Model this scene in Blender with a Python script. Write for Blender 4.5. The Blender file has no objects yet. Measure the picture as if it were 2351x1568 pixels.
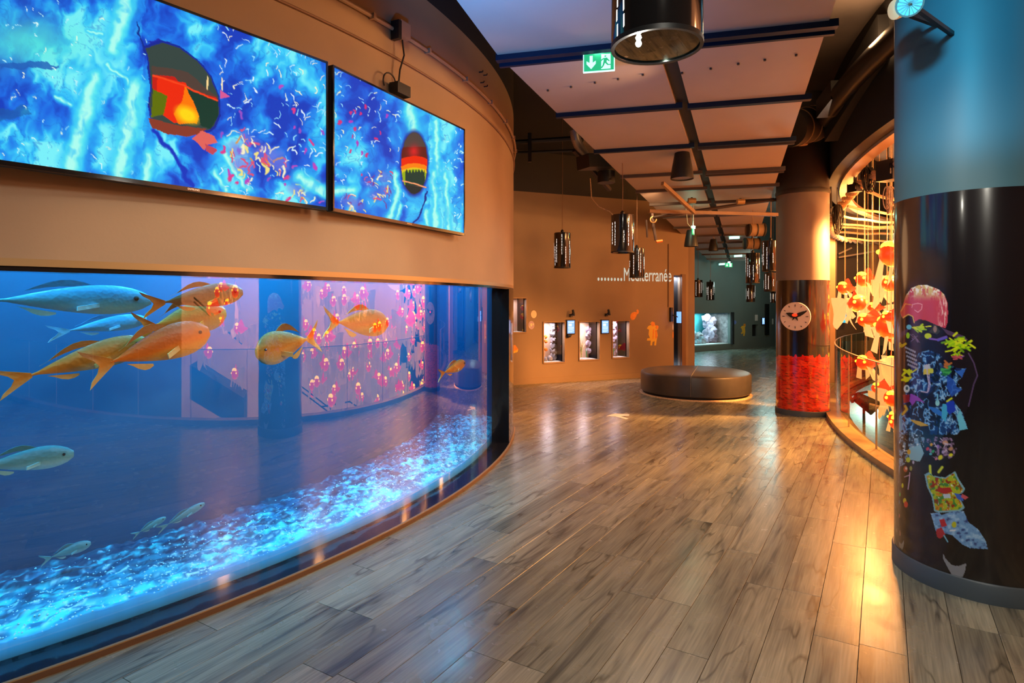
import bpy, bmesh, math, random
import numpy as np
from mathutils import Vector, Matrix

random.seed(7)
RNG = np.random.default_rng(7)
sc = bpy.context.scene
COL = sc.collection
PI = math.pi
R_ = math.radians

# ------------------------------------------------------------------ camera
F, CX, HZ, EYE = 1390.0, 1175.5, 690.0, 1.5      # focal length, centre and horizon in 2351x1568 pixels, eye height
cam_d = bpy.data.cameras.new('camera'); cam = bpy.data.objects.new('camera', cam_d); COL.objects.link(cam)
cam_d.sensor_fit = 'HORIZONTAL'; cam_d.sensor_width = 36.0; cam_d.lens = 36.0*F/2351.0
cam_d.shift_y = -(784.0-HZ)/2351.0
cam_d.clip_start = 0.05; cam_d.clip_end = 200
cam.location = (0, 0, EYE); cam.rotation_euler = (PI/2, 0, 0)
sc.camera = cam

# ------------------------------------------------------------------ world, exposure
w = bpy.data.worlds.new('world'); sc.world = w; w.use_nodes = True
bg = w.node_tree.nodes['Background']; bg.inputs[0].default_value = (0.5, 0.45, 0.42, 1); bg.inputs[1].default_value = 0.02
sc.view_settings.view_transform = 'Standard'; sc.view_settings.look = 'None'
sc.view_settings.gamma = 1.0; sc.view_settings.use_curve_mapping = False
sc.view_settings.exposure = 0.0
try:
    sc.cycles.max_bounces = 8; sc.cycles.transparent_max_bounces = 12
    sc.cycles.diffuse_bounces = 4; sc.cycles.glossy_bounces = 4
    sc.cycles.sample_clamp_indirect = 4.0; sc.cycles.blur_glossy = 0.3
    sc.cycles.adaptive_threshold = 0.03; sc.cycles.adaptive_min_samples = 16
    sc.cycles.caustics_reflective = False; sc.cycles.caustics_refractive = False
except Exception: pass

def light(kind, loc, power, color, size=0.1, target=None, angle=70, blend=0.6, sizey=None, name='scene_light'):
    d = bpy.data.lights.new(name, kind); d.energy = power; d.color = color
    if kind == 'AREA':
        d.size = size
        if sizey: d.shape = 'RECTANGLE'; d.size_y = sizey
    else: d.shadow_soft_size = size
    if kind == 'SPOT': d.spot_size = R_(angle); d.spot_blend = blend
    o = bpy.data.objects.new(name, d); COL.objects.link(o); o.location = loc
    if target is not None:
        o.rotation_euler = (Vector(target)-Vector(loc)).to_track_quat('-Z', 'Y').to_euler()
    return o

WARM = (1.0, 0.56, 0.26); ORANGE = (1.0, 0.40, 0.10); NEUT = (1.0, 0.94, 0.80)
# corridor spots under the raft
light('SPOT', (1.3, 4.4, 2.95), 50, WARM, 0.05, (-0.9, 3.9, 1.9), 120, 0.8)
light('SPOT', (0.6, 2.2, 3.1), 16, WARM, 0.05, (-1.8, 3.0, 1.9), 120, 0.8)
light('SPOT', (2.0, 8.2, 2.9), 70, WARM, 0.08, (1.2, 11.0, 1.0), 120, 0.8)
light('SPOT', (0.6, 8.6, 3.3), 22, WARM, 0.08, (0.4, 10.9, 2.0), 120, 0.8)
# added spots that brighten the fish through the tank glass, no fittings
light('SPOT', (0.5, 1.6, 2.9), 70, (1, .78, .5), 0.04, (-1.75, 2.95, 1.2), 34, 0.8)
light('SPOT', (0.9, 3.2, 2.9), 60, (1, .78, .5), 0.04, (-1.15, 3.75, 1.25), 34, 0.8)
# added fill lights along the walkway, none with a lamp of its own
light('SPOT', (1.0, 2.4, 2.9), 95, NEUT, 0.15, (1.0, 2.5, 0), 165, 0.5)
light('SPOT', (0.5, -0.6, 2.9), 130, NEUT, 0.15, (0.5, 0.3, 0), 165, 0.5)
light('SPOT', (1.5, 5.6, 2.9), 45, NEUT, 0.12, (1.2, 5.6, 0), 140, 0.6)
light('POINT', (1.2, 5.2, 1.9), 5, WARM, 0.3)
light('POINT', (3.1, 5.2, 3.75), 22, WARM, 0.1)  # added uplight that brightens the ceiling over the raft
# added neutral spot, with no fitting, to brighten the printed pillar
light('SPOT', (0.9, 1.0, 2.9), 42, NEUT, 0.08, (2.3, 3.05, 1.0), 46, 0.6)
# atrium floods
light('POINT', (5.35, 7.75, 2.45), 160, ORANGE, 0.12)
light('SPOT', (5.35, 7.6, 2.6), 2600, ORANGE, 0.10, (3.7, 7.9, 1.0), 84, 0.5)
light('SPOT', (4.75, 6.3, 2.8), 900, ORANGE, 0.10, (3.2, 5.2, 0.0), 80, 0.7)
light('POINT', (5.05, 8.45, 2.72), 170, ORANGE, 0.12)
light('POINT', (6.2, 10.6, 2.6), 170, ORANGE, 0.15)
light('POINT', (5.2, 4.4, 2.8), 200, (1, .45, .15), 0.15)
light('POINT', (5.4, 1.8, 2.8), 180, (1, .45, .17), 0.15)
light('SPOT', (4.6, 3.2, 3.0), 2300, (1, .50, .27), 0.1, (9.5, 2.6, 1.0), 110, 0.6)
light('SPOT', (5.0, 6.0, 3.0), 2300, (1, .50, .27), 0.1, (9.3, 6.4, 1.0), 110, 0.6)
# far teal gallery
light('POINT', (6.6, 15.6, 2.35), 34, (0.60, 0.95, 0.86), 0.2)
light('POINT', (7.6, 17.6, 2.3), 18, (0.60, 0.95, 0.88), 0.2)
# cyan flood on the near pillar, blue wash on the first raft panels
light('SPOT', (1.15, 2.0, 3.0), 150, (0.08, 0.55, 0.80), 0.06, (2.42, 3.2, 2.7), 40, 0.6)
light('SPOT', (-0.3, 2.9, 2.35), 90, (0.06, 0.35, 1.0), 0.06, (0.1, 3.5, 3.2), 95, 0.9)  # added spot standing in for the blue glow of the screens

# ------------------------------------------------------------------ geometry helpers
def P(u, v, D): return Vector(((u-CX)/F*D, D, EYE-(v-HZ)/F*D))
def FL(u, v, z=0.0): return P(u, v, F*(EYE-z)/(v-HZ))
def CE(u, v):                                     # point of the sloping raft plane z = 3.302 - 0.038 y
    return P(u, v, 1.802/((HZ-v)/F+0.038))
def raft_z(y): return 3.302-0.038*y
TC = Vector((-6.662, 7.082)); TR = 6.70           # tank arc
def tank(phi, r, z): return Vector((TC.x+r*math.cos(phi), TC.y+r*math.sin(phi), z))
def tank_hit(u, r):                               # angle where the line of sight through column u meets radius r
    d = Vector(((u-CX)/F, 1.0)); a = d.dot(d); b = -2*d.dot(TC); c = TC.dot(TC)-r*r
    t = (-b-math.sqrt(max(0, b*b-4*a*c)))/2/a; p = d*t
    return math.atan2(p.y-TC.y, p.x-TC.x), t
AC = Vector((15.1, 3.0)); AR = 12.0               # atrium void
def atr(psi, r, z): return Vector((AC.x-r*math.cos(psi), AC.y+r*math.sin(psi), z))
def mirror(u, v, beyond):                         # where a thing stands that the tank glass mirrors at (u, v)
    ph, t = tank_hit(u, 6.545); n = Vector((math.cos(ph), math.sin(ph)))
    d = Vector(((u-CX)/F, 1.0)); p = d*t; r = d-2*d.dot(n)*n
    a = r.dot(r); q = p-AC; b = 2*r.dot(q); c = q.dot(q)-AR*AR
    disc = b*b-4*a*c
    s = (-b-math.sqrt(disc))/2/a if disc > 0 else 5.5
    s += beyond/math.sqrt(a); e = p+r*s
    return Vector((e.x, e.y, EYE-(v-HZ)/F*(t+s)))

class MB:
    def __init__(s): s.v = []; s.f = []; s.m = []; s.mi = 0
    def add(s, vs, fs):
        k = len(s.v); s.v += [tuple(x) for x in vs]
        for f in fs: s.f.append(tuple(i+k for i in f)); s.m.append(s.mi)
        return s
    def box(s, c, sz, rz=0.0, M=None):
        x, y, z = sz[0]/2, sz[1]/2, sz[2]/2
        pts = [Vector((a*x, b*y, d*z)) for a in (-1, 1) for b in (-1, 1) for d in (-1, 1)]
        T = M if M is not None else Matrix.Rotation(rz, 3, 'Z')
        pts = [T @ p + Vector(c) for p in pts]
        return s.add(pts, [(0,1,3,2),(4,6,7,5),(0,4,5,1),(2,3,7,6),(0,2,6,4),(1,5,7,3)])
    def beam(s, a, b, wd, ht):                   # box from a to b
        a = Vector(a); b = Vector(b); d = b-a; x = d.normalized()
        up = Vector((0,0,1)) if abs(x.z) < .95 else Vector((0,1,0))
        y = up.cross(x).normalized(); z = x.cross(y)
        M = Matrix((x, y, z)).transposed()
        return s.box((a+b)/2, (d.length, wd, ht), M=M)
    def tube(s, path, r, n=8, caps=True, radii=None):
        path = [Vector(p) for p in path]; rings = []; prev = None
        for i, p in enumerate(path):
            t = (path[min(i+1, len(path)-1)]-path[max(i-1, 0)])
            t = t.normalized() if t.length > 1e-9 else Vector((0,0,1))
            if prev is None:
                up = Vector((0,0,1)) if abs(t.z) < .9 else Vector((1,0,0)); a = up.cross(t).normalized()
            else: a = (prev-t*prev.dot(t)).normalized()
            prev = a; b = t.cross(a); rr = radii[i] if radii else r
            rings.append([p+a*rr*math.cos(2*PI*k/n)+b*rr*math.sin(2*PI*k/n) for k in range(n)])
        vs = [q for rg in rings for q in rg]; fs = []
        for i in range(len(rings)-1):
            for k in range(n): fs.append((i*n+k, i*n+(k+1)%n, (i+1)*n+(k+1)%n, (i+1)*n+k))
        if caps: fs.append(tuple(reversed(range(n)))); fs.append(tuple((len(rings)-1)*n+k for k in range(n)))
        return s.add(vs, fs)
    def lathe(s, prof, c=(0,0,0), n=32, a0=0.0, a1=2*PI, M=None):
        full = abs(a1-a0-2*PI) < 1e-6; m = n if full else n+1; vs = []
        for r, z in prof:
            for k in range(m):
                a = a0+(a1-a0)*k/n; p = Vector((r*math.cos(a), r*math.sin(a), z))
                if M is not None: p = M @ p
                vs.append(p+Vector(c))
        fs = []
        for i in range(len(prof)-1):
            for k in range(n): k2 = (k+1) % m; fs.append((i*m+k, i*m+k2, (i+1)*m+k2, (i+1)*m+k))
        return s.add(vs, fs)
    def cyl(s, c, r, h, n=32, r2=None, M=None):
        r2 = r if r2 is None else r2
        return s.lathe([(0.0001, 0), (r, 0), (r2, h), (0.0001, h)], c, n, M=M)
    def prism(s, poly, fr, depth):               # fr = (origin, ex, ey, normal); poly in metres; extruded along normal
        o, ex, ey, nn = fr; n = len(poly)
        a = [o+ex*x+ey*y for x, y in poly]; b = [q+nn*depth for q in a]
        fs = [tuple(range(n)), tuple(reversed(range(n, 2*n)))]
        for k in range(n): fs.append((k, k+n, (k+1)%n+n, (k+1)%n))
        return s.add(a+b, fs)
    def loft(s, secs, n=12):                     # secs: (x, zc, ry, rz)
        vs = []; fs = []
        for x, zc, ry, rz in secs:
            for k in range(n): a = 2*PI*k/n; vs.append((x, ry*math.cos(a), zc+rz*math.sin(a)))
        for i in range(len(secs)-1):
            for k in range(n): fs.append((i*n+k, (i+1)*n+k, (i+1)*n+(k+1)%n, i*n+(k+1)%n))
        fs.append(tuple(range(n))); fs.append(tuple(reversed([(len(secs)-1)*n+k for k in range(n)])))
        return s.add(vs, fs)
    def sheet(s, rows, th=0.003):                # rows: list of equal-length polylines; a thin closed fin
        nr, nc = len(rows), len(rows[0]); pts = [Vector(p) for r in rows for p in r]
        nrm = (pts[1]-pts[0]).cross(pts[nc]-pts[0]); nrm = nrm.normalized() if nrm.length > 1e-9 else Vector((0,1,0))
        a = [p+nrm*th/2 for p in pts]; b = [p-nrm*th/2 for p in pts]; N = len(pts); fs = []
        for i in range(nr-1):
            for k in range(nc-1):
                q = (i*nc+k, i*nc+k+1, (i+1)*nc+k+1, (i+1)*nc+k); fs.append(q); fs.append(tuple(reversed([x+N for x in q])))
        edge = [k for k in range(nc)]+[i*nc+nc-1 for i in range(1, nr)]+[(nr-1)*nc+k for k in range(nc-2, -1, -1)]+[i*nc for i in range(nr-2, 0, -1)]
        for j in range(len(edge)): e, g = edge[j], edge[(j+1) % len(edge)]; fs.append((e, e+N, g+N, g))
        return s.add(a+b, fs)
    def arc(s, ctr, r0, r1, z0, z1, a0, a1, n=48, fn=None):   # curved slab between two radii
        fn = fn or (lambda a, r, z: Vector((ctr[0]+r*math.cos(a), ctr[1]+r*math.sin(a), z)))
        vs = []; fs = []
        for i in range(n+1):
            a = a0+(a1-a0)*i/n
            vs += [fn(a, r0, z0), fn(a, r1, z0), fn(a, r1, z1), fn(a, r0, z1)]
        for i in range(n):
            k = i*4
            for j in range(4): fs.append((k+j, k+4+j, k+4+(j+1)%4, k+(j+1)%4))
        fs.append((0,1,2,3)); fs.append((n*4+3, n*4+2, n*4+1, n*4))
        return s.add(vs, fs)
    def build(s, name, mat, parent=None, smooth=False, local=False, origin=None):
        off = Vector((0,0,0))
        if parent is not None and not local:
            q = parent
            while q is not None: off += q.location; q = q.parent
        elif origin is not None: off = Vector(origin)
        me = bpy.data.meshes.new(name)
        me.from_pydata([(x-off.x, y-off.y, z-off.z) for x, y, z in s.v], [], s.f)
        for m in (mat if isinstance(mat, (list, tuple)) else [mat]): me.materials.append(MAT[m] if isinstance(m, str) else m)
        if max(s.m, default=0) > 0: me.polygons.foreach_set('material_index', s.m)
        bm = bmesh.new(); bm.from_mesh(me); bmesh.ops.recalc_face_normals(bm, faces=bm.faces); bm.to_mesh(me); bm.free()
        if smooth:
            for p in me.polygons: p.use_smooth = True
            try: me.set_sharp_from_angle(angle=R_(38))
            except Exception: pass
        o = bpy.data.objects.new(name, me); COL.objects.link(o)
        if parent is not None: o.parent = parent
        if origin is not None and parent is None: o.location = origin
        return o

def thing(name, label, cat, loc=(0,0,0), rz=0.0, group=None):
    o = bpy.data.objects.new(name, None); COL.objects.link(o); o.location = loc; o.rotation_euler = (0,0,rz)
    o.empty_display_size = 0.1
    return tag(o, label, cat, group)
def tag(o, label, cat, group=None):
    o['label'] = label; o['category'] = cat
    if group: o['group'] = group
    return o
def struct(o, label=None, cat=None):
    o['kind'] = 'structure'
    if label: o['label'] = label
    if cat: o['category'] = cat
    return o
def copy_tree(o, parent=None):
    c = o.copy(); COL.objects.link(c); c.parent = parent
    for ch in list(o.children): copy_tree(ch, c)
    return c

# ------------------------------------------------------------------ materials
MAT = {}
def nodes(name):
    m = bpy.data.materials.new(name); m.use_nodes = True; MAT[name] = m
    nt = m.node_tree; b = nt.nodes['Principled BSDF']; return m, nt, b
def lin(c):
    c = np.asarray(c, float)/255.0
    return tuple(np.where(c <= .04045, c/12.92, ((c+.055)/1.055)**2.4))
def mat(name, color, rough=0.5, metal=0.0, noise=None, bump=None, emit=None, coat=0.0, spec=0.5, stretch=(1,1,1)):
    m, nt, b = nodes(name); N = nt.nodes; L = nt.links
    b.inputs['Base Color'].default_value = (*color, 1); b.inputs['Roughness'].default_value = rough
    b.inputs['Metallic'].default_value = metal; b.inputs['Coat Weight'].default_value = coat
    b.inputs['Coat Roughness'].default_value = 0.08; b.inputs['Specular IOR Level'].default_value = spec
    if noise or bump:
        tc = N.new('ShaderNodeTexCoord'); mp = N.new('ShaderNodeMapping'); mp.inputs['Scale'].default_value = stretch
        L.new(tc.outputs['Object'], mp.inputs[0])
    if noise:
        sca, amt = noise; n = N.new('ShaderNodeTexNoise'); n.inputs['Scale'].default_value = sca; n.inputs['Detail'].default_value = 5
        L.new(mp.outputs[0], n.inputs['Vector'])
        r = N.new('ShaderNodeValToRGB'); r.color_ramp.elements[0].position = .3; r.color_ramp.elements[1].position = .7
        r.color_ramp.elements[0].color = (*[x*(1-amt) for x in color], 1); r.color_ramp.elements[1].color = (*[min(1, x*(1+amt)) for x in color], 1)
        L.new(n.outputs['Fac'], r.inputs[0]); L.new(r.outputs[0], b.inputs['Base Color'])
    if bump:
        sca, st = bump; n2 = N.new('ShaderNodeTexNoise'); n2.inputs['Scale'].default_value = sca; n2.inputs['Detail'].default_value = 4
        L.new(mp.outputs[0], n2.inputs['Vector'])
        bp = N.new('ShaderNodeBump'); bp.inputs['Strength'].default_value = st; bp.inputs['Distance'].default_value = 0.01
        L.new(n2.outputs['Fac'], bp.inputs['Height']); L.new(bp.outputs[0], b.inputs['Normal'])
    if emit:
        c, st = emit; b.inputs['Emission Color'].default_value = (*c, 1); b.inputs['Emission Strength'].default_value = st
        m.cycles.emission_sampling = 'NONE'
    return m
def glass(name, tint, ior, rough=0.0, gain=1.0):
    m, nt, b = nodes(name); N = nt.nodes; L = nt.links; N.remove(b)
    fr = N.new('ShaderNodeFresnel'); fr.inputs[0].default_value = ior
    g = N.new('ShaderNodeBsdfGlossy'); g.inputs['Roughness'].default_value = rough; g.inputs[0].default_value = (1,1,1,1)
    t = N.new('ShaderNodeBsdfTransparent'); t.inputs[0].default_value = (*tint, 1)
    mx = N.new('ShaderNodeMixShader'); ml = N.new('ShaderNodeMath'); ml.operation = 'MULTIPLY'; ml.inputs[1].default_value = gain; ml.use_clamp = True
    geo = N.new('ShaderNodeNewGeometry'); inv = N.new('ShaderNodeMath'); inv.operation = 'SUBTRACT'; inv.inputs[0].default_value = 1
    m2 = N.new('ShaderNodeMath'); m2.operation = 'MULTIPLY'
    L.new(geo.outputs['Backfacing'], inv.inputs[1]); L.new(fr.outputs[0], ml.inputs[0]); L.new(ml.outputs[0], m2.inputs[0]); L.new(inv.outputs[0], m2.inputs[1])
    L.new(m2.outputs[0], mx.inputs[0]); L.new(t.outputs[0], mx.inputs[1]); L.new(g.outputs[0], mx.inputs[2])
    L.new(mx.outputs[0], N['Material Output'].inputs[0]); return m
def paint_mat(name, rough, emit=0.0, base=True, coat=0.0):      # colour from the mesh's own printed colour layer
    m, nt, b = nodes(name); N = nt.nodes; L = nt.links
    a = N.new('ShaderNodeAttribute'); a.attribute_name = 'print'
    b.inputs['Roughness'].default_value = rough; b.inputs['Coat Weight'].default_value = coat; b.inputs['Coat Roughness'].default_value = .1
    if base: L.new(a.outputs['Color'], b.inputs['Base Color'])
    else: b.inputs['Base Color'].default_value = (.01, .01, .01, 1)
    if emit: L.new(a.outputs['Color'], b.inputs['Emission Color']); b.inputs['Emission Strength'].default_value = emit; m.cycles.emission_sampling = 'NONE'
    return m

mat('wall_tan', (.40, .275, .175), .62, noise=(1.2, .10), bump=(60, .05))
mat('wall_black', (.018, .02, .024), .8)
mat('wall_brown', (.30, .195, .115), .6, noise=(.7, .14), bump=(50, .05))
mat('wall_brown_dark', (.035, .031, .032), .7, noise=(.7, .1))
mat('wall_teal', (.15, .19, .18), .55, noise=(.6, .10))
mat('wall_peach', (.72, .48, .33), .6, noise=(.5, .06))
mat('wall_dark', (.05, .045, .045), .7)
mat('concrete', (.20, .16, .14), .75, noise=(1.5, .25), bump=(20, .1))
mat('raft_panel', (.42, .33, .285), .55, noise=(2.2, .05), stretch=(1, 1, 1))
mat('rail_navy', (.006, .013, .035), .5, spec=.2)
mat('rail_brown', (.05, .032, .03), .5)
mat('black_gloss', (.012, .011, .012), .12, coat=.5)
mat('black_metal', (.02, .02, .022), .42, metal=.2)
mat('black_matte', (.015, .015, .016), .75)
mat('void_black', (.004, .004, .007), .6, spec=.1)
mat('grey_metal', (.35, .32, .30), .4, metal=.6)
mat('steel', (.55, .5, .46), .3, metal=.9)
mat('gold_trim', (.42, .26, .11), .35, metal=.3)
mat('brown_skirt', (.13, .065, .03), .45)
mat('bench_leather', (.045, .04, .038), .36, noise=(9, .15), bump=(120, .12))
mat('column_paint', (.24, .185, .155), .55, noise=(1.0, .06))
mat('column_tan', (.50, .33, .2), .55, noise=(1.0, .06))
mat('column_blue', (.055, .15, .20), .5, noise=(1.0, .05))
mat('column_top_dark', (.045, .035, .032), .6)
mat('baseboard_grey', (.07, .09, .11), .4)
mat('white_paint', (.75, .73, .72), .5)
mat('clock_face', (.72, .62, .62), .45)
mat('rope', (.62, .42, .25), .8, noise=(60, .3))
mat('cable_black', (.02, .017, .015), .6)
mat('cable_brown', (.24, .13, .08), .6)
mat('tank_back', (.026, .15, .31), .8, noise=(.8, .22))
mat('tank_floor', (.2, .55, .65), .9)
mat('rock', (.34, .31, .33), .85, noise=(9, .5), bump=(25, .6))
mat('coral_violet', (.42, .34, .45), .85, noise=(14, .5), bump=(30, .8))
mat('plant_pale', (.65, .75, .45), .6, noise=(20, .3))
mat('plant_green', (.10, .45, .22), .6, noise=(20, .3))
mat('sticker_orange', (.85, .27, .03), .5, noise=(18, .12))
mat('sticker_yellow', (.85, .50, .05), .5)
mat('sticker_pale', (.80, .62, .42), .5)
mat('sticker_violet', (.45, .32, .42), .5)
mat('sticker_blue', (.15, .25, .7), .5)
def fish_mat(name, back, flank, belly, h):
    m, nt, b = nodes(name); N = nt.nodes; L = nt.links
    tc = N.new('ShaderNodeTexCoord'); sp = N.new('ShaderNodeSeparateXYZ'); L.new(tc.outputs['Object'], sp.inputs[0])
    mpp = N.new('ShaderNodeMapping'); mpp.inputs['Scale'].default_value = (5, 12, 22); L.new(tc.outputs['Object'], mpp.inputs[0])
    n = N.new('ShaderNodeTexNoise'); n.inputs['Scale'].default_value = 1.0; n.inputs['Detail'].default_value = 3; L.new(mpp.outputs[0], n.inputs['Vector'])
    ma = N.new('ShaderNodeMath'); ma.operation = 'MULTIPLY_ADD'; ma.inputs[1].default_value = h*.9; L.new(n.outputs['Fac'], ma.inputs[0]); L.new(sp.outputs['Z'], ma.inputs[2])
    mr = N.new('ShaderNodeMapRange'); mr.inputs['From Min'].default_value = -h*.15; mr.inputs['From Max'].default_value = h*1.05; L.new(ma.outputs[0], mr.inputs[0])
    r = N.new('ShaderNodeValToRGB'); r.color_ramp.elements[0].color = (*belly, 1); r.color_ramp.elements[1].color = (*back, 1); e = r.color_ramp.elements.new(.48); e.color = (*flank, 1)
    L.new(mr.outputs[0], r.inputs[0]); L.new(r.outputs[0], b.inputs['Base Color']); b.inputs['Roughness'].default_value = .4
    v = N.new('ShaderNodeTexVoronoi'); v.inputs['Scale'].default_value = 60; L.new(tc.outputs['Object'], v.inputs['Vector'])
    bp = N.new('ShaderNodeBump'); bp.inputs['Strength'].default_value = .25; bp.inputs['Distance'].default_value = .004; L.new(v.outputs['Distance'], bp.inputs['Height']); L.new(bp.outputs[0], b.inputs['Normal'])
fish_mat('fish_orange', (.55, .06, .0), (1.0, .17, .0), (1.0, .36, .03), .10)
fish_mat('fish_amber', (.50, .14, .02), (.95, .26, .02), (.98, .50, .16), .09)
fish_mat('fish_brown', (.07, .03, .01), (.30, .10, .02), (.95, .26, .02), .07)
fish_mat('fish_blue', (.05, .22, .38), (.14, .50, .70), (.40, .80, .90), .07)
fish_mat('fish_green', (.05, .22, .24), (.16, .42, .42), (.42, .70, .62), .05)
mat('eye_black', (.01, .01, .01), .1)
mat('tablet_screen', (.02, .05, .1), .3, emit=((.18, .42, 1.0), 1.5))
mat('tablet_line', (.1, .1, .1), .4, emit=((.65, .85, 1.0), 1.4))
mat('cyan_screen', (.02, .1, .1), .3, emit=((.05, .55, .75), 1.2))
mat('exit_green', (.02, .3, .12), .4, emit=((.02, .42, .13), 1.0))
mat('exit_white', (.6, .7, .65), .4, emit=((.62, 1.0, .78), 1.1))
mat('bulb_white', (1, 1, 1), .3, emit=((.85, 1.0, .95), 30.0))
mat('bulb_green', (1, 1, 1), .3, emit=((.5, 1.0, .8), 14.0))
mat('tube_teal', (1, 1, 1), .3, emit=((.25, 1.0, .80), 3.0))
mat('slit_white', (1, 1, 1), .3, emit=((1.0, .95, .85), 2.2))
mat('lens_cyan', (.3, .6, .7), .2, emit=((.05, .30, .42), .5))
mat('lens_orange', (.6, .4, .25), .3, emit=((.8, .35, .12), .5))
mat('projected_text', (.5, .65, .65), .6, emit=((.42, .70, .70), .55))
mat('floor_mark', (.80, .78, .84), .5)
mat('sprinkler_orange', (.9, .22, .03), .5)
mat('wood_jamb', (.20, .10, .055), .5, noise=(4, .25), stretch=(1, 1, .2))
mat('kerb_wood', (.36, .21, .10), .4, noise=(6, .2))
mat('subfloor', (.03, .025, .02), .8)
glass('tank_glass', (.93, .97, 1.0), 1.62, 0.0, 2.35)
glass('rail_glass', (.84, .93, .88), 1.5)
glass('pane_glass', (.95, .97, .97), 1.45)
glass('pendant_glass', (.55, .6, .58), 1.6)

def goldfish_mat(name, top, belly, e):
    m, nt, b = nodes(name); N = nt.nodes; L = nt.links
    tc = N.new('ShaderNodeTexCoord'); sp = N.new('ShaderNodeSeparateXYZ'); L.new(tc.outputs['Object'], sp.inputs[0])
    n = N.new('ShaderNodeTexNoise'); n.inputs['Scale'].default_value = 14; L.new(tc.outputs['Object'], n.inputs['Vector'])
    ma = N.new('ShaderNodeMath'); ma.operation = 'MULTIPLY_ADD'; ma.inputs[1].default_value = .09; L.new(n.outputs['Fac'], ma.inputs[0]); L.new(sp.outputs['Z'], ma.inputs[2])
    mr = N.new('ShaderNodeMapRange'); mr.inputs['From Min'].default_value = -.04; mr.inputs['From Max'].default_value = .03; L.new(ma.outputs[0], mr.inputs[0])
    r = N.new('ShaderNodeValToRGB'); r.color_ramp.elements[0].color = (*belly, 1); r.color_ramp.elements[1].color = (*top, 1)
    el = r.color_ramp.elements.new(.5); el.color = (.95, .045, .003, 1)
    L.new(mr.outputs[0], r.inputs[0]); L.new(r.outputs[0], b.inputs['Emission Color']); b.inputs['Base Color'].default_value = (.18, .03, .008, 1)
    b.inputs['Emission Strength'].default_value = e; b.inputs['Roughness'].default_value = .4; m.cycles.emission_sampling = 'NONE'; return m
goldfish_mat('goldfish_skin', (.80, .010, .001), (1.0, .42, .04), 5.0)
mat('goldfish_fin', (.30, .16, .08), .5, noise=(9, .3), emit=((1.0, .38, .11), 1.5))
mat('goldfish_fin_red', (.25, .02, .008), .5, noise=(9, .3), emit=((.85, .012, .002), 5.0))
mat('goldfish_cap', (.25, .06, .01), .5, noise=(40, .4), emit=((1.0, .40, .015), 10.0))

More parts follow.
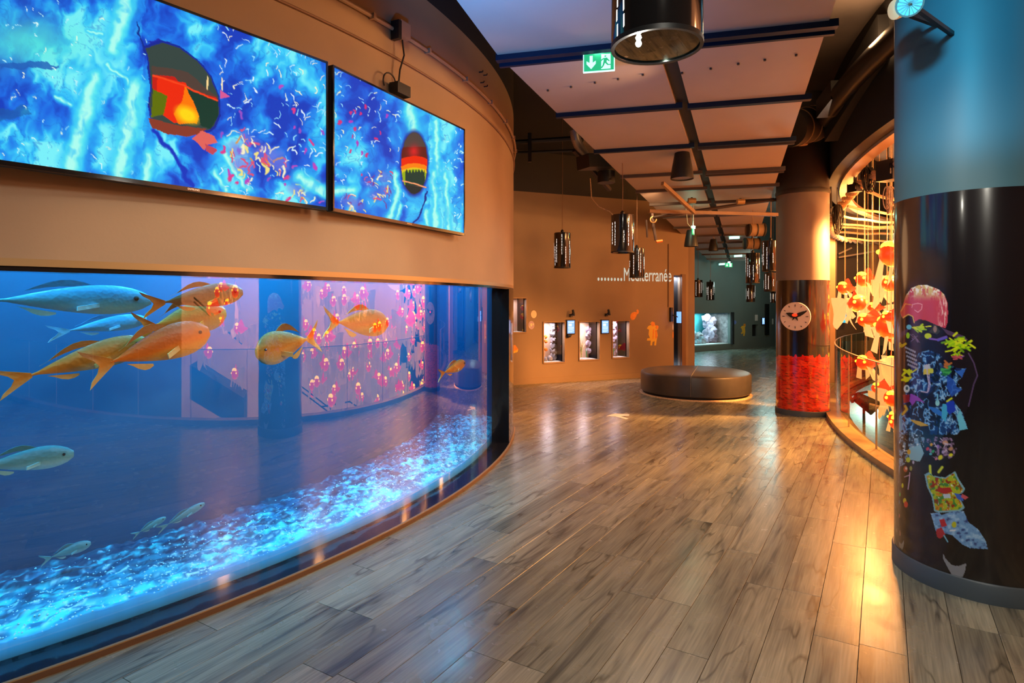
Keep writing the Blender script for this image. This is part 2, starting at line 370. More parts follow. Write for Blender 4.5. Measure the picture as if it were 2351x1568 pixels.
def plank_mat(name, per_object):
    m, nt, b = nodes(name); N = nt.nodes; L = nt.links
    uv = N.new('ShaderNodeAttribute'); uv.attribute_name = 'grain'
    if per_object: oi = N.new('ShaderNodeObjectInfo'); rnd = oi.outputs['Random']
    else: oa = N.new('ShaderNodeAttribute'); oa.attribute_name = 'rnd'; rnd = oa.outputs['Fac']
    mul = N.new('ShaderNodeMath'); mul.operation = 'MULTIPLY'; mul.inputs[1].default_value = 57.0; L.new(rnd, mul.inputs[0])
    cmb = N.new('ShaderNodeCombineXYZ'); L.new(mul.outputs[0], cmb.inputs[0]); L.new(mul.outputs[0], cmb.inputs[1])
    add = N.new('ShaderNodeVectorMath'); add.operation = 'ADD'; L.new(uv.outputs['Vector'], add.inputs[0]); L.new(cmb.outputs[0], add.inputs[1])
    mp = N.new('ShaderNodeMapping'); mp.inputs['Scale'].default_value = (.75, 8.0, 1); L.new(add.outputs[0], mp.inputs[0])
    n1 = N.new('ShaderNodeTexNoise'); n1.inputs['Scale'].default_value = 1.6; n1.inputs['Detail'].default_value = 3; n1.inputs['Distortion'].default_value = .8; L.new(mp.outputs[0], n1.inputs['Vector'])
    mp2 = N.new('ShaderNodeMapping'); mp2.inputs['Scale'].default_value = (3, 90, 1); L.new(add.outputs[0], mp2.inputs[0])
    n2 = N.new('ShaderNodeTexNoise'); n2.inputs['Scale'].default_value = 1.2; n2.inputs['Detail'].default_value = 4; L.new(mp2.outputs[0], n2.inputs['Vector'])
    r1 = N.new('ShaderNodeValToRGB'); e = r1.color_ramp.elements
    e[0].position = .30; e[0].color = (.096, .094, .080, 1); e[1].position = .62; e[1].color = (.265, .258, .195, 1)
    q = e.new(.44); q.color = (.20, .195, .15, 1)
    L.new(n1.outputs['Fac'], r1.inputs[0])
    mr = N.new('ShaderNodeMapRange'); mr.inputs['From Min'].default_value = .25; mr.inputs['From Max'].default_value = .75; mr.inputs['To Min'].default_value = .72; mr.inputs['To Max'].default_value = 1.25; L.new(n2.outputs['Fac'], mr.inputs[0])
    mr2 = N.new('ShaderNodeMapRange'); mr2.inputs['To Min'].default_value = .78; mr2.inputs['To Max'].default_value = 1.22; L.new(rnd, mr2.inputs[0])
    pr = N.new('ShaderNodeMath'); pr.operation = 'MULTIPLY'; L.new(mr.outputs[0], pr.inputs[0]); L.new(mr2.outputs[0], pr.inputs[1])
    sc_ = N.new('ShaderNodeVectorMath'); sc_.operation = 'SCALE'; L.new(r1.outputs[0], sc_.inputs[0]); L.new(pr.outputs[0], sc_.inputs['Scale'])
    mp4 = N.new('ShaderNodeMapping'); mp4.inputs['Scale'].default_value = (.9, 5.5, 1); L.new(add.outputs[0], mp4.inputs[0])
    n4 = N.new('ShaderNodeTexNoise'); n4.inputs['Scale'].default_value = 1.3; n4.inputs['Detail'].default_value = 2; L.new(mp4.outputs[0], n4.inputs['Vector'])
    df = N.new('ShaderNodeMath'); df.operation = 'SUBTRACT'; df.inputs[1].default_value = .5; L.new(n4.outputs['Fac'], df.inputs[0])
    ab = N.new('ShaderNodeMath'); ab.operation = 'ABSOLUTE'; L.new(df.outputs[0], ab.inputs[0])
    mv = N.new('ShaderNodeMapRange'); mv.inputs['From Min'].default_value = .0; mv.inputs['From Max'].default_value = .022; mv.inputs['To Min'].default_value = .42; mv.inputs['To Max'].default_value = 1.0; L.new(ab.outputs[0], mv.inputs[0])
    n5 = N.new('ShaderNodeTexNoise'); n5.inputs['Scale'].default_value = 2.0; L.new(add.outputs[0], n5.inputs['Vector'])
    mk = N.new('ShaderNodeMapRange'); mk.inputs['From Min'].default_value = .48; mk.inputs['From Max'].default_value = .60; L.new(n5.outputs['Fac'], mk.inputs[0])
    mxv = N.new('ShaderNodeMix'); mxv.data_type = 'FLOAT'; mxv.inputs[2].default_value = 1.0; L.new(mk.outputs[0], mxv.inputs[0]); L.new(mv.outputs[0], mxv.inputs[3])
    sv = N.new('ShaderNodeVectorMath'); sv.operation = 'SCALE'; L.new(sc_.outputs[0], sv.inputs[0]); L.new(mxv.outputs[0], sv.inputs['Scale'])
    L.new(sv.outputs[0], b.inputs['Base Color'])
    n3 = N.new('ShaderNodeTexNoise'); n3.inputs['Scale'].default_value = 5; n3.inputs['Detail'].default_value = 6; L.new(add.outputs[0], n3.inputs['Vector'])
    mr3 = N.new('ShaderNodeMapRange'); mr3.inputs['To Min'].default_value = .14; mr3.inputs['To Max'].default_value = .36; L.new(n3.outputs['Fac'], mr3.inputs[0])
    L.new(mr3.outputs[0], b.inputs['Roughness']); b.inputs['Specular IOR Level'].default_value = .7
    bp = N.new('ShaderNodeBump'); bp.inputs['Strength'].default_value = .06; bp.inputs['Distance'].default_value = .002; L.new(n2.outputs['Fac'], bp.inputs['Height']); L.new(bp.outputs[0], b.inputs['Normal'])
    return m
plank_mat('plank', True); plank_mat('plank_far', False)
paint_mat('screen_picture', .6, emit=1.0, base=False); MAT['screen_picture'].node_tree.nodes['Principled BSDF'].inputs['Specular IOR Level'].default_value = 0.05
paint_mat('column_print', .2, coat=.9)
paint_mat('sand_print', .9)
paint_mat('flat_print', .5)

# ------------------------------------------------------------------ printing: colours painted per vertex in photograph coordinates
def hash2(ix, iy, seed):
    h = (ix.astype(np.int64)*374761393+iy.astype(np.int64)*668265263+seed*1442695041) & 0x7fffffff
    h = ((h ^ (h >> 13))*1274126177) & 0x7fffffff
    return ((h ^ (h >> 16)) & 0xffff)/65535.0
def vnoise(x, y, seed=0):
    ix = np.floor(x); iy = np.floor(y); fx = x-ix; fy = y-iy
    fx = fx*fx*(3-2*fx); fy = fy*fy*(3-2*fy)
    a = hash2(ix, iy, seed); b = hash2(ix+1, iy, seed); c = hash2(ix, iy+1, seed); d = hash2(ix+1, iy+1, seed)
    return (a*(1-fx)+b*fx)*(1-fy)+(c*(1-fx)+d*fx)*fy
def fbm(x, y, seed=0, oc=4):
    s = 0; a = .5; t = 0
    for k in range(oc): s = s+a*vnoise(x*2**k, y*2**k, seed+k*17); t += a; a *= .5
    return s/t
class Canvas:
    def __init__(s, U, V, base): s.U = U; s.V = V; s.C = np.tile(np.array(base, float), (len(U), 1))
    def mix(s, mask, col):
        mask = np.clip(mask, 0, 1)[:, None]; s.C = s.C*(1-mask)+np.asarray(col, float)*mask
    def inside(s, poly):
        m = np.zeros(len(s.U), bool); n = len(poly)
        xs = [p[0] for p in poly]; ys = [p[1] for p in poly]
        bb = (s.U >= min(xs)) & (s.U <= max(xs)) & (s.V >= min(ys)) & (s.V <= max(ys)); idx = np.nonzero(bb)[0]
        if len(idx) == 0: return m
        u = s.U[idx]; v = s.V[idx]; r = np.zeros(len(idx), bool)
        for i in range(n):
            x0, y0 = poly[i]; x1, y1 = poly[(i+1) % n]
            if y0 == y1: continue
            c = ((y0 > v) != (y1 > v)) & (u < (x1-x0)*(v-y0)/(y1-y0)+x0); r ^= c
        m[idx] = r; return m
    def poly(s, pts, col, a=1.0): s.mix(s.inside(pts)*a, col)
    def ell(s, c, rx, ry, col, rot=0.0, soft=.15, a=1.0):
        x = s.U-c[0]; y = s.V-c[1]; cr, sr = math.cos(rot), math.sin(rot)
        d = np.hypot((x*cr+y*sr)/rx, (-x*sr+y*cr)/ry); s.mix(np.clip((1-d)/soft+.5, 0, 1)*a, col)
    def stroke(s, pts, wd, col, soft=.4, a=1.0):
        best = np.full(len(s.U), 1e9)
        xs = [p[0] for p in pts]; ys = [p[1] for p in pts]
        idx = np.nonzero((s.U > min(xs)-wd) & (s.U < max(xs)+wd) & (s.V > min(ys)-wd) & (s.V < max(ys)+wd))[0]
        if len(idx) == 0: return
        u = s.U[idx]; v = s.V[idx]; b = np.full(len(idx), 1e9)
        for (x0, y0), (x1, y1) in zip(pts[:-1], pts[1:]):
            dx, dy = x1-x0, y1-y0; t = np.clip(((u-x0)*dx+(v-y0)*dy)/(dx*dx+dy*dy+1e-9), 0, 1)
            b = np.minimum(b, np.hypot(u-x0-t*dx, v-y0-t*dy))
        k = np.clip((1-b/(wd/2))/soft+.5, 0, 1)*a; k = k[:, None]; s.C[idx] = s.C[idx]*(1-k)+np.asarray(col, float)*k
def print_grid(name, pos, uvpix, nu, nv, matname, parent, painter, base, smooth=False):
    """pos: (nu+1)*(nv+1) world points row by row; uvpix their photograph pixels"""
    off = Vector((0,0,0)); q = parent
    while q is not None: off += q.location; q = q.parent
    pos = np.array(pos, float)-np.array(off); me = bpy.data.meshes.new(name)
    i = np.arange(nu*nv); r = i//nu; c = i % nu; k = r*(nu+1)+c
    quads = np.stack([k, k+1, k+nu+2, k+nu+1], 1)
    me.vertices.add(len(pos)); me.vertices.foreach_set('co', pos.ravel())
    me.loops.add(quads.size); me.loops.foreach_set('vertex_index', quads.ravel())
    me.polygons.add(len(quads)); me.polygons.foreach_set('loop_start', np.arange(len(quads))*4); me.polygons.foreach_set('loop_total', np.full(len(quads), 4))
    me.update(calc_edges=True); me.validate()
    cv = Canvas(uvpix[:, 0], uvpix[:, 1], base); painter(cv)
    C = np.clip(cv.C, 0, 255)/255.0; C = np.where(C <= .04045, C/12.92, ((C+.055)/1.055)**2.4)
    at = me.color_attributes.new('print', 'FLOAT_COLOR', 'POINT')
    at.data.foreach_set('color', np.concatenate([C, np.ones((len(C), 1))], 1).ravel())
    if smooth: me.polygons.foreach_set('use_smooth', np.ones(len(quads), bool))
    me.materials.append(MAT[matname]); o = bpy.data.objects.new(name, me); COL.objects.link(o)
    if parent is not None: o.parent = parent
    return o
def to_pix(p):
    p = np.array(p, float); return np.stack([CX+F*p[:, 0]/p[:, 1], HZ-F*(p[:, 2]-EYE)/p[:, 1]], 1)

def text_mesh(body, size, depth, matname, name, parent, M, squeeze=1.0):
    cu = bpy.data.curves.new('t', 'FONT'); cu.body = body; cu.size = size; cu.extrude = depth; cu.resolution_u = 4; cu.offset = 0
    o = bpy.data.objects.new('t', cu); COL.objects.link(o)
    dg = bpy.context.evaluated_depsgraph_get(); dg.update()
    me = bpy.data.meshes.new_from_object(o.evaluated_get(dg)); bpy.data.objects.remove(o)
    S = Matrix.Diagonal((squeeze, 1, 1, 1)); me.transform(M @ S); me.materials.clear(); me.materials.append(MAT[matname])
    r = bpy.data.objects.new(name, me); COL.objects.link(r)
    if parent is not None:
        off = Vector((0,0,0)); q_ = parent
        while q_ is not None: off += q_.location; q_ = q_.parent
        me.transform(Matrix.Translation(-off)); r.parent = parent
    return r

# =================================================================== SETTING
# ---- floor: planks laid at 31.5 degrees
FA = R_(31.5); fx = Vector((math.sin(FA), math.cos(FA), 0)); fy = Vector((math.cos(FA), -math.sin(FA), 0))
PLL, PLW = 1.22, 0.178
def clip_void(poly):                              # cut a plank polygon at the kerb of the round void
    c = sum(poly, Vector((0,0,0)))/len(poly); d = Vector((c.x-AC.x, c.y-AC.y)).normalized()
    lim = AR+0.02; f = lambda p: (p.x-AC.x)*d.x+(p.y-AC.y)*d.y-lim
    out = []
    for a, b in zip(poly, poly[1:]+poly[:1]):
        fa, fb = f(a), f(b)
        if fa >= 0: out.append(a)
        if (fa >= 0) != (fb >= 0): out.append(a+(b-a)*(fa/(fa-fb)))
    return out
sub = MB()
ring = [(-9, -5), (15, -5)]
vs = [(-14, -5, -.02)]+[(x, y, -.02) for x, y in [(-14, 26), (18, 26)]]
arcp = [atr(R_(a), AR+.03, -.02) for a in np.linspace(80, -42, 60)]
poly = [Vector((-14, -5, -.03)), Vector((-14, 26, -.03)), Vector((16, 26, -.03))]+[Vector((p.x, p.y, -.03)) for p in arcp]
sub.add(poly+[p+Vector((0,0,-.25)) for p in poly], [tuple(range(len(poly))), tuple(reversed(range(len(poly), 2*len(poly))))]+[(k, (k+1) % len(poly), (k+1) % len(poly)+len(poly), k+len(poly)) for k in range(len(poly))])
floor = struct(sub.build('floor', 'subfloor'), 'worn grey-brown wood plank floor with a soft sheen')
cand = []
for row in range(-60, 110):
    shift = (row*0.41+0.13*((row*7) % 5)) % 1.0
    for k in range(-8, 26):
        c = fx*((k+shift)*PLL)+fy*(row*PLW)
        if not (-9 < c.x < 14 and -4.8 < c.y < 23.5): continue
        if (Vector((c.x, c.y))-TC).length < 5.6: continue
        if (Vector((c.x, c.y))-AC).length < AR-.62: continue
        yy_ = c.y if c.y > 1.2 else .01; u = CX+F*c.x/yy_; vv = HZ+F*EYE/yy_
        cand.append((c, u, vv, (Vector((c.x, c.y))-AC).length, (Vector((c.x, c.y))-TC).length))
vis = [q for q in cand if -250 < q[1] < 2450 and q[2] < 1850 and q[4] > 6.2]
vis.sort(key=lambda q: q[0].y); near = vis[:300]; nearset = set(id(q[0]) for q in near)
g = .0011
def plank_mesh(poly, name):                       # poly in local plank coordinates (x along), top at 0
    n = len(poly); ins = [p*1.0 for p in poly]; ce = sum(poly, Vector((0,0,0)))/n
    vs = [p for p in poly]; top = []
    for p in poly:
        d = p-ce; top.append(Vector((p.x-math.copysign(.0006, d.x), p.y-math.copysign(.0006, d.y), 0)))
    mid = [Vector((p.x, p.y, -.0006)) for p in poly]; bot = [Vector((p.x, p.y, -.012)) for p in poly]
    me = bpy.data.meshes.new(name)
    fs = [tuple(range(n))]
    for k in range(n): fs.append((k, k+n, (k+1) % n+n, (k+1) % n)); fs.append((k+n, k+2*n, (k+1) % n+2*n, (k+1) % n+n))
    me.from_pydata([tuple(p) for p in top+mid+bot], [], fs)
    at = me.attributes.new('grain', 'FLOAT_VECTOR', 'POINT'); at.data.foreach_set('vector', np.array([tuple(p) for p in top+mid+bot], float).ravel())
    bm = bmesh.new(); bm.from_mesh(me); bmesh.ops.recalc_face_normals(bm, faces=bm.faces); bm.to_mesh(me); bm.free()
    me.materials.append(MAT['plank']); return me
rect = [Vector((-PLL/2+g, -PLW/2+g, 0)), Vector((PLL/2-g, -PLW/2+g, 0)), Vector((PLL/2-g, PLW/2-g, 0)), Vector((-PLL/2+g, PLW/2-g, 0))]
pm = plank_mesh(rect, 'plank')
PM = Matrix((fx, -fy, Vector((0,0,1)))).transposed(); prot = math.atan2(fx.y, fx.x)
def w2l(p, c): d = p-c; return Vector((d.dot(fx), d.dot(-fy), 0))
for c, u, vv, ra, rt in near:
    me = pm
    if ra < AR+.7:
        pw = clip_void([c+fx*p.x-fy*p.y for p in rect])
        if len(pw) < 3: continue
        me = plank_mesh([w2l(p, c) for p in pw], 'plank')
    o = bpy.data.objects.new('plank', me); COL.objects.link(o); o.parent = floor
    o.location = c; o.rotation_euler = (0, 0, prot)
V = []; FS = []; GR = []; RN = []
for c, u, vv, ra, rt in cand:
    if id(c) in nearset: continue
    pw = [c+fx*p.x-fy*p.y for p in rect]
    if ra < AR+.7: pw = clip_void(pw)
    if len(pw) < 3: continue
    k = len(V); r = random.random(); n = len(pw)
    for p in pw: V.append((p.x, p.y, 0)); GR.append(tuple(w2l(p, c))); RN.append(r)
    for p in pw: V.append((p.x, p.y, -.012)); GR.append(tuple(w2l(p, c))); RN.append(r)
    FS.append(tuple(range(k, k+n))); FS += [(k+j, k+n+j, k+n+(j+1) % n, k+(j+1) % n) for j in range(n)]
me = bpy.data.meshes.new('distant_planks'); me.from_pydata(V, [], FS)
me.attributes.new('grain', 'FLOAT_VECTOR', 'POINT').data.foreach_set('vector', np.array(GR, float).ravel())
me.attributes.new('rnd', 'FLOAT', 'POINT').data.foreach_set('value', np.array(RN, float))
bm = bmesh.new(); bm.from_mesh(me); bmesh.ops.recalc_face_normals(bm, faces=bm.faces); bm.to_mesh(me); bm.free()
me.materials.append(MAT['plank_far']); o = bpy.data.objects.new('distant_planks', me); COL.objects.link(o); o.parent = floor; o['kind'] = 'stuff'

# ---- high ceiling slab
m = MB(); m.box((2, 10, 4.35), (34, 34, .3)); struct(m.build('ceiling', 'concrete'), 'dark concrete ceiling high above the suspended panels')
m = MB(); m.box((-6.0, 6.5, 4.19), (14.4, 13, .02)); m.box((-2.5, 14.5, 4.19), (12, 3, .02))
o_ = m.build('black_area', 'wall_black', bpy.data.objects['ceiling']); o_['kind'] = 'stuff'  # added thin black slab under the ceiling left of the raft
# ---- curved tank wall above the glass
m = MB(); m.arc(TC, TR-.17, TR-.02, 1.665, 3.62, R_(-80), R_(50), 150)
wl = struct(m.build('wall_left', 'wall_tan', smooth=True), 'curved tan wall above the long aquarium window')
m = MB(); m.arc(TC, TR-.17, TR-.02, 3.62, 4.2, R_(-80), R_(50), 150); m.build('upper_band', 'wall_black', wl, True)  # black paints in the shade at the top of the wall
m = MB(); m.arc(TC, TR-.17, TR-.02, 0, 1.66, R_(2.6), R_(50), 60); m.build('lower_wall', 'wall_tan', wl, True)

# ---- brown wall behind the bench
BA = Vector((.02, 10.75, 0)); BE = Vector((.923, .385, 0)).normalized(); BN = Vector((BE.y, -BE.x, 0))
def wall_uv(u, v, A, E):
    k = (u-CX)/F; s = (A.y*k-A.x)/(E.x-E.y*k); D = A.y+E.y*s; return s, EYE-(v-HZ)/F*D
def bw(u, v): return wall_uv(u, v, BA, BE)
def holes_wall(m, A, E, N, s0, s1, z0, z1, holes, th):
    xs = sorted({s0, s1, *[h[0] for h in holes], *[h[1] for h in holes]}); zs = sorted({z0, z1, *[h[2] for h in holes], *[h[3] for h in holes]})
    rz = math.atan2(E.y, E.x)
    for a, b in zip(xs[:-1], xs[1:]):
        run = None
        for c, d in zip(zs[:-1], zs[1:]):
            inside = any(h[0]-1e-6 <= a and b <= h[1]+1e-6 and h[2]-1e-6 <= c and d <= h[3]+1e-6 for h in holes)
            if inside: run = None; continue
            ctr = A+E*((a+b)/2)-N*(th/2); m.box((ctr.x, ctr.y, (c+d)/2), (b-a, th, d-c), rz)
def rect_of(u0, u1, v0, v1, fn):
    a = fn(u0, v0); b = fn(u1, v1); c = fn(u0, v1); return (a[0], b[0], (c[1]+b[1])/2, (a[1]+fn(u1, v0)[1])/2)
WIN = [rect_of(1172, 1208, 685, 763, bw), rect_of(1248, 1296, 740, 832, bw), rect_of(1330, 1376, 739, 826, bw), rect_of(1406, 1444, 737, 821, bw)]
TALL = rect_of(1547, 1562, 632, 848, bw)
m = MB(); holes_wall(m, BA, BE, BN, -6, 3.86, 0, 3.45, WIN+[TALL], .08)
wb = struct(m.build('wall_back', 'wall_brown'), 'brown wall with small lit aquarium windows behind the round bench')
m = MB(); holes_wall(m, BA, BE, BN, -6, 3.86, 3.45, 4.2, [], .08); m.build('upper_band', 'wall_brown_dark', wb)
m = MB(); c = BA+BE*(-1.07)+BN*.006; m.box((c.x, c.y, .05), (9.85, .012, .1), math.atan2(BE.y, BE.x)); m.build('skirting', 'wall_brown', wb)
ec = BA+BE*3.86
m = MB(); m.beam((ec.x+.04, ec.y-.02, 2.1), (ec.x+1.0, ec.y+5.6, 2.1), .12, 4.2); struct(m.build('wall_return', 'wall_brown'), 'return side of the brown wall beside the far gallery')
# ---- teal gallery wall
TA = Vector((5.0, 17.45, 0)); TE = Vector((.827, .562, 0)).normalized(); TN = Vector((TE.y, -TE.x, 0))
def tw(u, v): return wall_uv(u, v, TA, TE)
TWIN = rect_of(1584, 1677, 719, 792, tw)
TB = rect_of(1727, 1741, 745, 772, tw)
m = MB(); holes_wall(m, TA, TE, TN, -3, 7, 0, 4.2, [TWIN, TB], .1)
wt = struct(m.build('wall_far', 'wall_teal'), 'dark teal gallery wall with a wide lit aquarium at the far end')
# ---- atrium back wall, lower level
WC = Vector((2.0, 4.0))
m = MB(); m.arc(WC, 8.0, 8.15, -1.8, 4.2, R_(-32.5), R_(38), 50); wr = struct(m.build('wall_right', 'wall_peach', smooth=True), 'curved peach wall at the back of the round void')
m = MB(); m.arc(WC, 8.0, 8.15, -1.8, 4.2, R_(-110), R_(-32.5), 40); m.build('dark_stretch', 'wall_dark', wr, True)
m = MB(); m.arc((0, 0), 11.75, AR, -1.8, -.03, R_(-42), R_(80), 60, fn=lambda a, r, z: atr(a, r, z)); struct(m.build('trim_1', 'wall_dark', smooth=True), 'dark edge of the floor slab around the round void')
m = MB(); m.box((10.5, 6, -1.85), (17, 24, .1)); struct(m.build('floor_lower', 'concrete'), 'lower level floor of the round void')
m = MB(); m.box((9, 19.6, 2.1), (0.15, 9, 4.2), R_(-18)); m.box((14, 16.2, 1.2), (12, .15, 6.0), R_(-25)); struct(m.build('wall_gallery', 'wall_teal'), 'grey-green gallery wall beyond the round void')
m = MB(); m.box((-3, -5.1, 2.1), (24, .15, 4.2)); struct(m.build('wall_behind', 'wall_dark'))
m = MB(); m.box((-9, 2, 2.1), (.15, 14, 4.2)); struct(m.build('wall_side', 'wall_dark'))
# ---- black fascia of the void and its tan soffit
m = MB(); m.arc((0, 0), 11.86, 12.0, 3.08, 4.2, R_(-42), R_(80), 80, fn=lambda a, r, z: atr(a, r, z)); fa = struct(m.build('trim_2', 'black_matte', smooth=True), 'black curved beam above the round void')
m = MB(); m.arc((0, 0), 11.72, 11.855, 3.05, 3.10, R_(-42), R_(80), 80, fn=lambda a, r, z: atr(a, r, z)); m.build('soffit', 'column_tan', fa, True)
m = MB(); m.tube([atr(R_(a), 12.16, 3.62) for a in np.linspace(-20, 60, 40)], .10, 10); m.build('round_duct', 'black_metal', fa, True)

# =================================================================== BIG TANK
tk = thing('aquarium', 'long curved aquarium with a bright cyan gravel bed and black sill', 'aquarium', tank(R_(-28), TR, 0))
G0, G1 = R_(-80), tank_hit(1139, 6.545)[0]
def glass_arc(a0, a1, r, z0, z1, n, fn=None):
    m = MB(); fn = fn or tank; vs = []; fs = []
    for i in range(n+1): a = a0+(a1-a0)*i/n; vs += [fn(a, r, z0), fn(a, r, z1)]
    for i in range(n): fs.append((2*i, 2*i+2, 2*i+3, 2*i+1))
    return m.add(vs, fs)
m = MB(); m.arc(TC, 6.505, 6.545, .03, 1.66, G0, G1, 180); m.build('glass_pane', 'tank_glass', tk, True)
m = MB(); m.arc(TC, 6.48, TR-.012, 0.0, .03, G0, R_(-.3), 150); m.build('sill', 'black_gloss', tk, True)
m = MB(); m.arc(TC, TR-.012, TR, 0, .026, G0, R_(-.3), 150); m.build('sill_skirt', 'brown_skirt', tk, True)
m = MB(); m.arc(TC, TR-.014, TR+.001, .026, .031, G0, R_(-.3), 150); m.build('sill_edge', 'gold_trim', tk, True)
m = MB(); m.arc(TC, 6.50, TR-.02, .03, 1.62, G1, R_(2.6), 20); m.build('end_post', 'black_gloss', tk, True)
m = MB(); m.arc(TC, TR-.019, TR-.010, .025, .037, G1, R_(-.3), 20); m.build('post_joint', 'steel', tk, True)
m = MB(); m.arc(TC, 6.545, TR-.02, 1.635, 1.665, G0, R_(2.6), 150); m.build('top_trim', 'gold_trim', tk, True)
m = MB(); m.arc(TC, 6.53, TR-.03, 1.615, 1.635, G0, R_(2.6), 150); m.build('top_gasket', 'black_gloss', tk, True)
m = MB(); m.arc(TC, 5.66, 5.76, 0, 2.6, R_(-80), R_(8), 80); m.build('back_panel', 'tank_back', tk, True)
m = MB(); m.box(tank(R_(3), 6.12, 1.3), (.9, .06, 2.6), R_(3)); m.build('end_panel', 'tank_back', tk)
m = MB(); m.box(tank(R_(-79.5), 6.12, 1.3), (.9, .06, 2.6), R_(-79.5)); m.build('end_panel', 'tank_back', tk)
m = MB(); m.arc(TC, 5.66, 6.5, 2.6, 2.65, R_(-80), R_(3), 60); m.build('lid', 'wall_dark', tk)
wm, wnt, wb_ = nodes('water'); wnt.nodes.remove(wb_); va = wnt.nodes.new('ShaderNodeVolumeAbsorption'); va.inputs['Color'].default_value = (.25, .72, .95, 1); va.inputs['Density'].default_value = .55
wnt.links.new(va.outputs[0], wnt.nodes['Material Output'].inputs['Volume'])
m = MB(); m.arc(TC, 5.762, 6.503, .015, 1.95, R_(-79), R_(2.4), 120); m.build('water', 'water', tk, True)
# gravel bed
nu, nv = 560, 52; pos = []
for j in range(nv+1):
    r = 6.50-(.745)*j/nv
    for i in range(nu+1):
        a = R_(-62)+(R_(2.5)-R_(-62))*i/nu; pos.append((TC.x+r*math.cos(a), TC.y+r*math.sin(a), 0))
pos = np.array(pos); aa = np.arctan2(pos[:, 1]-TC.y, pos[:, 0]-TC.x)*6.5; rr = 6.50-np.hypot(pos[:, 0]-TC.x, pos[:, 1]-TC.y)
hgt = .045+.05*fbm(aa*1.3, rr*2.2, 3)+.035*fbm(aa*9, rr*11, 5)+.02*vnoise(aa*30, rr*34, 9)*np.clip(rr/.1, 0, 1)+.05*rr
hgt = np.where(rr < .004, .02, hgt); pos[:, 2] = hgt
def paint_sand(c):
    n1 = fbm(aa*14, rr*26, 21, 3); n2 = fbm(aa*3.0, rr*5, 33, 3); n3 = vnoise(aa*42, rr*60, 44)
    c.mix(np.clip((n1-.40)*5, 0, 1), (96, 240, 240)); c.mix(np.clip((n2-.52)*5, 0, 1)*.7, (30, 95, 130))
    c.mix(np.clip((n3-.72)*6, 0, 1), (225, 255, 250)); c.mix(np.clip((rr-.30)*2.6+(fbm(aa*22, rr*40, 71, 3)-.5)*3.2, 0, 1)*.85, (14, 44, 70)); c.mix(np.clip((.05-rr)/.04, 0, 1), (70, 160, 200))  # dark gravel patches paint a haze fade backwards; blue front strip paints glass haze
print_grid('gravel_bed', pos, np.stack([aa, rr], 1), nu, nv, 'sand_print', tk, paint_sand, (48, 130, 160), True)
m = MB()
for k in range(3000):
    a = R_(random.uniform(-60, 1.5)); r = 6.48-abs(random.gauss(.12, .26)) if random.random() < .9 else random.uniform(5.9, 6.4)
    if r < 5.8 or r > 6.48: continue
    s = random.uniform(.003, .0075); p = tank(a, r, 0)
    i = (a-R_(-62))/(R_(64.5))*nu; j = (6.50-r)/.745*nv; z = hgt[int(round(j))*(nu+1)+int(round(i))]
    m.add([p+Vector((dx*s, dy*s, z+dz*s*.7)) for dx, dy, dz in ((1,0,0),(-1,0,0),(0,1,0),(0,-1,0),(0,0,1.2),(0,0,-1))], [(0,2,4),(2,1,4),(1,3,4),(3,0,4),(2,0,5),(1,2,5),(3,1,5),(0,3,5)])
mat('pebble', (.62, .95, .95), .5)
peb = m.build('gravel_stones', 'pebble', tk); peb['kind'] = 'stuff'
for a in (-56, -45, -36, -28, -20, -12, -4):
    p = tank(R_(a), 6.16, 2.52)
    light('AREA', p, 44, (0.09, 0.64, 0.96), .34, (p.x, p.y, 0), sizey=.34, name='tank_lamp')

# fish in the tank
def swim_fish(name, label, loc, yaw, L, H, mats, pitch=0.0, group=None, flat=1.0):
    t = thing(name, label, 'fish', loc, 0, group); t.rotation_euler = (0, pitch, yaw)
    secs = []
    for k in range(15):
        q = k/14; x = L*(.5-q*.86); h = H*.5*max(.04, (math.sin(PI*min(1, q*1.02+.02)**.72))**.85)*(1-.25*q)+.012*H
        secs.append((x, H*.03*math.sin(q*3), h*.42*flat, h))
    b = MB(); b.loft(secs, 14); b.build('body', mats[0], t, True, True)
    xt = -L*.34
    f = MB(); rows = []
    for i in range(6):
        q = i/5; rows.append([(xt-q*L*(.17-.06*math.cos(s*PI)), .02*H*math.sin(q*3), s*H*(.07+.42*q)) for s in np.linspace(-1, 1, 7)])
    f.sheet(rows, .006); f.build('tail_fin', mats[1], t, True, True)
    f = MB(); f.sheet([[(L*(.22-.5*s), 0, H*(.30+.14*math.sin(PI*s)-.16*max(0, s-.4))+q*H*.20*math.sin(PI*min(1, s*1.1+.05))) for s in np.linspace(0, 1, 9)] for q in (0, .5, 1)], .006); f.build('dorsal_fin', mats[1], t, True, True)
    f = MB(); f.sheet([[(-L*(.05+.2*s), 0, -H*(.36-.2*s)-q*H*.17*math.sin(PI*min(1, s+.1))) for s in np.linspace(0, 1, 6)] for q in (0, .5, 1)], .006); f.build('anal_fin', mats[1], t, True, True)
    for sd in (-1, 1):
        f = MB(); f.sheet([[(L*.18-q*L*.13, sd*(H*.17*flat+q*H*.16), -H*.08-s*H*.13-q*H*.1) for s in np.linspace(0, 1, 4)] for q in (0, .5, 1)], .005); f.build('pectoral_fin', mats[1], t, True, True)
        e = MB(); e.loft([(L*.40+dx*.018*L, H*.07, .0001+.018*L*math.sqrt(max(0, 1-dx*dx)), .018*L*math.sqrt(max(0, 1-dx*dx))+.0001) for dx in (-1, -.6, 0, .6, 1)], 8)
        for i in range(len(e.v)): e.v[i] = (e.v[i][0], e.v[i][1]+sd*H*.155*flat, e.v[i][2])
        e.build('eye', 'eye_black', t, True, True)
    return t
def in_tank(u, v, depth): 
    ph, tt = tank_hit(u, 6.50-depth*.75); return P(u, v, tt)
def tdir(u): ph, tt = tank_hit(u, 6.4); return ph+PI/2          # heading along the glass, away to the right
